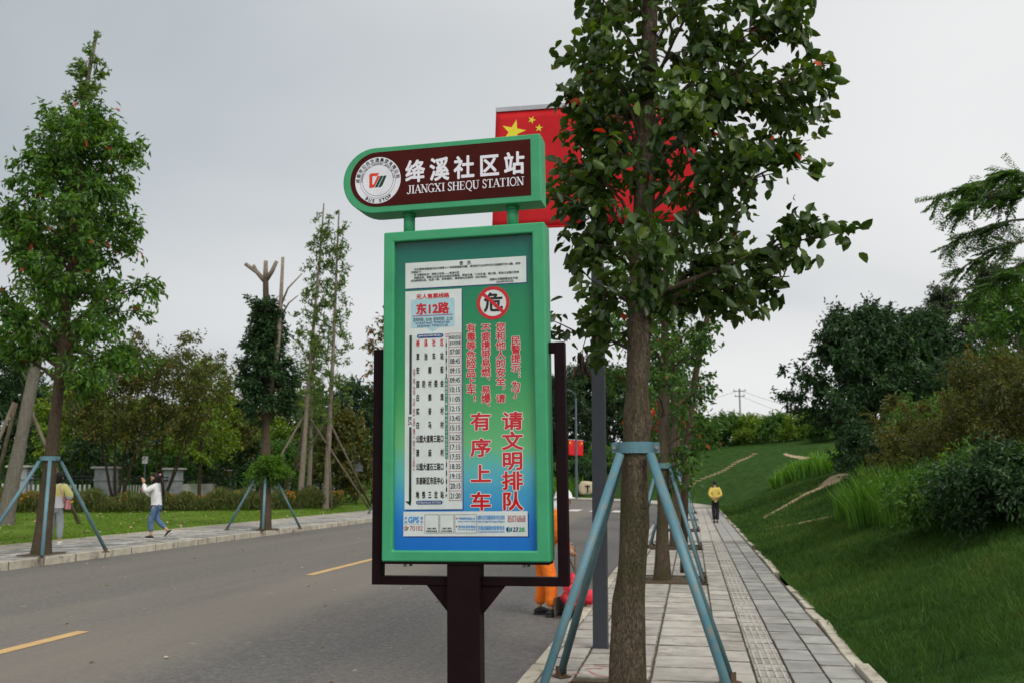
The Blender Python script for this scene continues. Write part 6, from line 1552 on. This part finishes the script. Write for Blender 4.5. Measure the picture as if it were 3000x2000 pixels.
def person(label, loc, rotz, J, top, legs, hair_len=0.0, shoes=('shoe', 'rubber'), head_yaw=0, head_pitch=0, s=1.0, hands=((0, 0, -1), (0, 0, -1)), palm=((1, 0, 0), (-1, 0, 0)), curl=.5, hem=.83, tw=1.0, cuff=.16, wide=1.0, has_hair=True, foot_pitch=(0, 0), foot_yaw=(0, 0), sleeve=1.0, head_s=1.08):
    root = thing('person', label, 'person', loc, (0, 0, rotz))
    root.scale = (s, s, s)
    g_ = lambda k: Vector(J[k])
    # body: one continuous skinned surface with head and hands grown on
    names = ['pelvis', 'belly', 'chest', 'neck', 'headb', 'lsh', 'lel', 'lwr', 'rsh', 'rel', 'rwr', 'lhip', 'lkn', 'lan', 'rhip', 'rkn', 'ran']
    J.setdefault('headb', tuple(g_('neck') * .35 + g_('head') * .65))
    ed = [('pelvis', 'belly'), ('belly', 'chest'), ('chest', 'neck'), ('neck', 'headb'), ('chest', 'lsh'), ('lsh', 'lel'), ('lel', 'lwr'), ('chest', 'rsh'), ('rsh', 'rel'), ('rel', 'rwr'), ('pelvis', 'lhip'), ('lhip', 'lkn'), ('lkn', 'lan'), ('pelvis', 'rhip'), ('rhip', 'rkn'), ('rkn', 'ran')]
    rd = dict(pelvis=.075, belly=.08, chest=.10, neck=.05, headb=.048, lsh=.055, lel=.038, lwr=.027, rsh=.055, rel=.038, rwr=.027, lhip=.058, lkn=.05, lan=.036, rhip=.058, rkn=.05, ran=.036)
    V, F = skin_geo([g_(n) for n in names], [(names.index(a), names.index(b)) for a, b in ed], [rd[n] for n in names])
    b = B(); add_geo(b, V, F)
    rot = head(b, J['head'], head_yaw, head_pitch, head_s)
    hand(b, J['lwr'], hands[0], palm[0], 1.0, curl); hand(b, J['rwr'], hands[1], palm[1], 1.0, curl)
    body = b.obj('body', M['skin'], root, smooth=True)
    face(root, J['head'], rot, head_s)
    if has_hair: hair(root, J['head'], rot, head_s, hair_len)
    # upper garment
    hemz = Vector((g_('pelvis').x, g_('pelvis').y, hem))
    cn_ = ['belly', 'chest', 'collar', 'hem', 'lsh', 'lel', 'lcf', 'rsh', 'rel', 'rcf']
    T = {'belly': g_('belly'), 'chest': g_('chest'), 'collar': g_('neck') * .7 + g_('chest') * .3, 'hem': hemz, 'lsh': g_('lsh'), 'lel': g_('lel'), 'lcf': g_('lel') * .12 + g_('lwr') * .88, 'rsh': g_('rsh'), 'rel': g_('rel'), 'rcf': g_('rel') * .12 + g_('rwr') * .88}
    r2 = dict(belly=(.165 * tw, .13 * tw), chest=(.17 * tw, .135 * tw), collar=.075, hem=(.19 * tw, .16 * tw), lsh=.085 * tw, lel=.068 * sleeve, lcf=.045 * sleeve, rsh=.085 * tw, rel=.068 * sleeve, rcf=.045 * sleeve)
    e2 = [('hem', 'belly'), ('belly', 'chest'), ('chest', 'collar'), ('chest', 'lsh'), ('lsh', 'lel'), ('lel', 'lcf'), ('chest', 'rsh'), ('rsh', 'rel'), ('rel', 'rcf')]
    V, F = skin_geo([T[n] for n in cn_], [(cn_.index(a), cn_.index(b_)) for a, b_ in e2], [r2[n] for n in cn_])
    b = B(); add_geo(b, V, F); b.obj('top', M[top], root, smooth=True)
    # trousers
    T = {'p': g_('pelvis') + Vector((0, 0, -.06)), 'lh': g_('lhip') * 1.0 + Vector((.02, 0, -.03)), 'lk': g_('lkn'), 'lc': g_('lan') + (g_('lkn') - g_('lan')) * cuff, 'rh': g_('rhip') + Vector((-.02, 0, -.03)), 'rk': g_('rkn'), 'rc': g_('ran') + (g_('rkn') - g_('ran')) * cuff}
    cn_ = list(T); r3 = dict(p=(.11, .09), lh=.082 * wide, lk=.074 * wide, lc=.060 * wide, rh=.082 * wide, rk=.074 * wide, rc=.060 * wide)
    V, F = skin_geo([T[n] for n in cn_], [(0, 1), (1, 2), (2, 3), (0, 4), (4, 5), (5, 6)], [r3[n] for n in cn_])
    b = B(); add_geo(b, V, F); b.obj('trousers', M[legs], root, smooth=True)
    shoe(root, J['lan'], foot_yaw[0], foot_pitch[0], *shoes); shoe(root, J['ran'], foot_yaw[1], foot_pitch[1], *shoes)
    return root
# the photographer walking along the left pavement
J = dict(pelvis=(0, 0, .88), belly=(0, .0, 1.02), chest=(0, .02, 1.22), neck=(0, .03, 1.40), head=(0, .075, 1.535), lsh=(-.17, .03, 1.32), lel=(-.25, .20, 1.19), lwr=(-.14, .30, 1.42), rsh=(.17, .05, 1.32), rel=(.21, .20, 1.08), rwr=(.10, .37, 1.20),
         lhip=(-.085, 0, .84), lkn=(-.085, .10, .47), lan=(-.085, .06, .085), rhip=(.085, 0, .84), rkn=(.085, .0, .48), ran=(.085, -.31, .20))
pg = person('person in a white sweatshirt and jeans holding up a phone while walking', (-13.43, 22.9, .2), R(98), J, 'white_cloth', 'denim', hair_len=.9, shoes=('shoe', 'rubber'), head_pitch=.0, hands=((.15, .3, .9), (-.5, .6, .5)), palm=((.4, .9, -.2), (-.5, .5, .5)), foot_pitch=(.05, -.75), cuff=.24, tw=1.04, s=1.0, sleeve=1.2, hem=.85)
B().tube([(.02, -.08, 1.56), (.02, -.12, 1.4), (.03, -.15, 1.15), (.04, -.14, .98)], [.03, .042, .04, .012], 10).obj('ponytail', M['hair'], pg, smooth=True)
B().ball((-.03, -.07, 1.62), (.03, .03, .03), 8, 6).obj('hair_bobble', M['pink'], pg, smooth=True)
B().ball((-.03, .155, 1.19), (.07, .035, .09), 12, 8).obj('shirt_print', M['straw'], pg, smooth=True)
ph = thing('phone', 'small dark phone held up by the person in the white sweatshirt', 'phone', (0, 0, 0))
mwp = Matrix.Translation((-13.43, 22.9, .2)) @ Matrix.Rotation(R(98), 4, 'Z')
ph.matrix_world = mwp @ Matrix.Translation((-.06, .36, 1.52)) @ Matrix.Rotation(.2, 4, 'Z')
B().box((0, 0, 0), (.15, .009, .075)).obj('case', M['iron'], ph, bevel=.003); B().box((0, -.0055, 0), (.138, .001, .066)).obj('screen', plain('phone_screen', (.02, .022, .03), .1), ph)
# the person standing behind the left tree
J = dict(pelvis=(0, 0, .88), belly=(0, .0, 1.02), chest=(0, .0, 1.22), neck=(0, .02, 1.40), head=(0, .05, 1.535), lsh=(-.17, 0, 1.32), lel=(-.27, .02, 1.08), lwr=(-.14, .22, 1.06), rsh=(.17, .0, 1.32), rel=(.28, .02, 1.10), rwr=(.15, .24, 1.08),
         lhip=(-.09, 0, .84), lkn=(-.1, .02, .47), lan=(-.11, -.02, .085), rhip=(.09, 0, .84), rkn=(.1, .02, .47), ran=(.12, -.02, .085))
p2 = person('person in a lemon and white hoodie standing behind the left tree', (-14.55, 20.5, .2), R(12), J, 'hoodie', 'grey_cloth', hair_len=.85, shoes=('rubber', 'rubber'), hands=((.6, .8, .1), (-.6, .8, .1)), palm=((0, 0, -1), (0, 0, -1)), cuff=.14, tw=1.16, wide=1.12, sleeve=1.5, hem=.84)
B().tube([(.10, -.14, 1.34), (.16, -.16, 1.2), (.20, -.10, 1.05), (.22, .02, .98)], .014, 8).obj('bag_strap', M['pink'], p2, smooth=True)
bg_ = thing('shoulder_bag', 'small pink shoulder bag at the side of the person in the lemon hoodie', 'bag', (0, 0, 0))
bg_.matrix_world = Matrix.Translation((-14.55, 20.5, .2)) @ Matrix.Rotation(R(12), 4, 'Z') @ Matrix.Translation((.24, .05, .92))
B().box((0, 0, 0), (.07, .20, .22), taper=.85).obj('pouch', M['pink'], bg_, bevel=.02); B().tube([(.04, -.02, .05), (.12, -.03, .07)], [.016, .02], 8).obj('charm', M['straw'], bg_, smooth=True)
# the road sweeper
J = dict(pelvis=(0, -.04, .90), belly=(0, .0, 1.05), chest=(0, .10, 1.24), neck=(0, .20, 1.40), head=(0, .27, 1.51), lsh=(-.19, .13, 1.33), lel=(-.25, .20, 1.06), lwr=(-.12, .34, .92), rsh=(.19, .13, 1.33), rel=(.26, .12, 1.05), rwr=(.15, .30, .86),
         lhip=(-.10, -.04, .86), lkn=(-.13, .02, .48), lan=(-.14, -.04, .085), rhip=(.10, -.04, .86), rkn=(.13, .04, .48), ran=(.15, .03, .085))
WL = (-2.02, 13.45, roadz(-.52)); WR = R(-62)
wk = person('road sweeper in orange workwear and a white sun hat beside the kerb', WL, WR, J, 'orange_cloth', 'orange_cloth', shoes=('shoe', 'shoe'), head_pitch=-.3, hands=((.3, .7, -.5), (-.2, .6, -.6)), palm=((.6, 0, .6), (-.6, 0, .6)), curl=1.1, tw=1.12, wide=1.3, cuff=.10, hem=.78, sleeve=1.25, s=1.02)
for z, y_c, ry in ((1.12, .02, .158),):
    V = [((.198) * math.cos(2 * math.pi * k / 28), y_c + ry * math.sin(2 * math.pi * k / 28), z + dz) for dz in (-.025, .025) for k in range(28)]
    b = B(); b.v = V; b.f = [(k, (k + 1) % 28, 28 + (k + 1) % 28, 28 + k) for k in range(28)]; b.obj('reflective_band', M['band'], wk, smooth=True)
def hatf(p):
    q = Vector(p)
    if q.z < -.1: q.x *= 1.5; q.y *= 1.5; q.z = -.1 + (q.z + .1) * .35
    return q
ho = B().ball((0, .27, 1.57), (.105, .125, .115), 20, 12, hatf).obj('hat', M['white_cloth'], wk, smooth=True)
cp = B()
for k in range(13):
    a = math.pi * (1.02 + .96 * k / 12)
    for (r_c, z_c) in ((.125, 1.54), (.16, 1.44), (.185, 1.33)): cp.v.append((r_c * math.cos(a) * .95, .25 + r_c * math.sin(a) * 1.1, z_c + .01 * math.sin(k * 2.1)))
cp.f = [(3 * k + j, 3 * k + 3 + j, 3 * k + 4 + j, 3 * k + 1 + j) for k in range(12) for j in range(2)]
co = cp.obj('neck_cloth', M['white_cloth'], wk, smooth=True); co.modifiers.new('t', 'SOLIDIFY').thickness = .006
mw = Matrix.Translation(WL) @ Matrix.Rotation(WR, 4, 'Z')
br = thing('broom', 'broom with a red head held by the road sweeper', 'broom'); br.matrix_world = mw
B().tube([(-.16, .22, 1.18), (.0, .42, .62), (.10, .55, .30)], .014, 8).obj('handle', M['wood_strut'], br, smooth=True)
hb_ = B()
for k in range(26):
    a = -.5 + k / 25.0; hb_.tube([(.10, .55, .30), (.13 + a * .12, .60 + .03 * math.sin(k * 3), .14), (.15 + a * .34, .64 + .05 * math.sin(k * 5), .012)], [.014, .012, .008], 4)
hb_.obj('bristles', M['redbag'], br)
dp = thing('dustpan', 'upright rusty dustpan with a long handle on the asphalt beside the sweeper', 'dustpan', (-1.66, 13.35, roadz(-.16) + .0), (0, 0, R(-15)))
pn = B(); pn.box((0, 0, .012), (.34, .30, .02)); pn.box((-.17, 0, .14), (.012, .30, .26)); pn.box((.17, 0, .14), (.012, .30, .26)); pn.box((0, .15, .16), (.34, .012, .30)); pn.obj('pan', M['pan'], dp)
B().tube([(0, .15, .28), (0, .2, .95)], .014, 8).obj('handle', M['wood_strut'], dp, smooth=True)
rb_ = thing('red_bag', 'crumpled red plastic bag hanging from the dustpan beside the sweeper', 'bag', (-1.60, 13.28, roadz(-.12)), (0, 0, .3))
def crump(p):
    k = 1 + .22 * math.sin(p[0] * 7 + p[2] * 3) * math.cos(p[1] * 6 + 1) + .12 * math.sin(p[2] * 9 + p[0] * 4); return Vector((p[0] * k + .35 * max(0, p[2]) * .3, p[1] * k, p[2] * (k if p[2] > 0 else .8)))
B().ball((0, 0, .30), (.16, .12, .24), 22, 16, crump).obj('pouch', M['redbag'], rb_, smooth=True)
B().tube([(-.06, 0, .45), (-.10, 0, .62), (-.09, 0, .80)], [.07, .05, .02], 9).obj('knot', M['redbag'], rb_, smooth=True)
B().ball((.22, .05, .26), (.14, .05, .10), 14, 9, crump).obj('flap', M['redbag'], rb_, smooth=True)
# the walker on the right pavement
J = dict(pelvis=(0, 0, .92), belly=(0, .0, 1.05), chest=(0, .03, 1.26), neck=(0, .06, 1.44), head=(0, .11, 1.57), lsh=(-.165, .02, 1.38), lel=(-.235, -.10, 1.12), lwr=(-.09, -.18, 1.0), rsh=(.165, .02, 1.38), rel=(.235, -.10, 1.12), rwr=(.05, -.19, 1.02),
         lhip=(-.09, 0, .88), lkn=(-.08, .06, .48), lan=(-.06, -.02, .085), rhip=(.09, 0, .88), rkn=(.08, .02, .48), ran=(.05, -.10, .085))
person('person in a yellow shirt walking away with hands clasped behind the back', (.88, 39.7, 0), R(2), J, 'yellow_cloth', 'black_cloth', shoes=('shoe', 'shoe'), hands=((1, -.1, -.3), (-1, -.1, -.35)), palm=((0, 1, 0), (0, 1, 0)), curl=.8, tw=.88, wide=1.12, hem=.78, cuff=.05, sleeve=1.02, s=.97, head_pitch=-.2)

# ------------------------------------------------------------------ litter
n_ = 420
rl_ = np.random.default_rng(3)
Dd = rl_.uniform(20, 46, n_); px = rl_.uniform(-20, 1090, n_); xl_ = (px - 1500) / FPX * Dd
X = xl_ * math.cos(YAW) - Dd * math.sin(YAW); Y = xl_ * math.sin(YAW) + Dd * math.cos(YAW); k = (X < -15.6) & (Y < 58); X, Y = X[k], Y[k]
Z = .235 + np.minimum(.45, .013 * (-15.4 - X))
tag(leaf_mesh('fallen_leaves', np.stack([X, Y, Z], 1), np.stack([rl_.normal(0, 1, len(X)), rl_.normal(0, 1, len(X)), rl_.normal(0, .15, len(X))], 1), rl_.uniform(.10, .2, len(X)), .09, M['litter'], None, rl_, up_bias=2.5), kind='stuff')
n_ = 110
X = rl_.uniform(-11.8, -1.7, n_); Y = 5.5 + 30 * rl_.uniform(0, 1, n_) ** 1.5; Z = -.15 + (-1.5 - X) / 10.9 * .2 + .012
tag(leaf_mesh('road_litter', np.stack([X, Y, Z], 1), np.stack([rl_.normal(0, 1, n_), rl_.normal(0, 1, n_), rl_.normal(0, .05, n_)], 1), rl_.uniform(.03, .075, n_), .035, M['litter'], None, rl_, up_bias=3, round_leaf=True), kind='stuff')
# a withered spray hanging in the near tree
ws = thing('withered_spray', 'withered brown leaf cluster hanging left of the nearest trunk', 'dead leaves', heading(8.0, 1713) + (2.62,))
wq = np.random.default_rng(8); m_ = 26
B().tube([(.06, 0, .35), (0, 0, .18), (-.02, 0, 0)], [.004, .004, .002], 4).obj('stalk', M['bark_dark'], ws)
wp_ = np.stack([wq.normal(0, .035, m_), wq.normal(0, .03, m_), wq.uniform(-.02, .2, m_)], 1)
leaf_mesh('dead_leaf', wp_, wq.normal(0, .25, (m_, 3)) - [0, 0, 1], .11, .035, leafmat('withered_leaf', [(0, (.03, .018, .012)), (1, (.08, .05, .03))], .15), ws, wq)
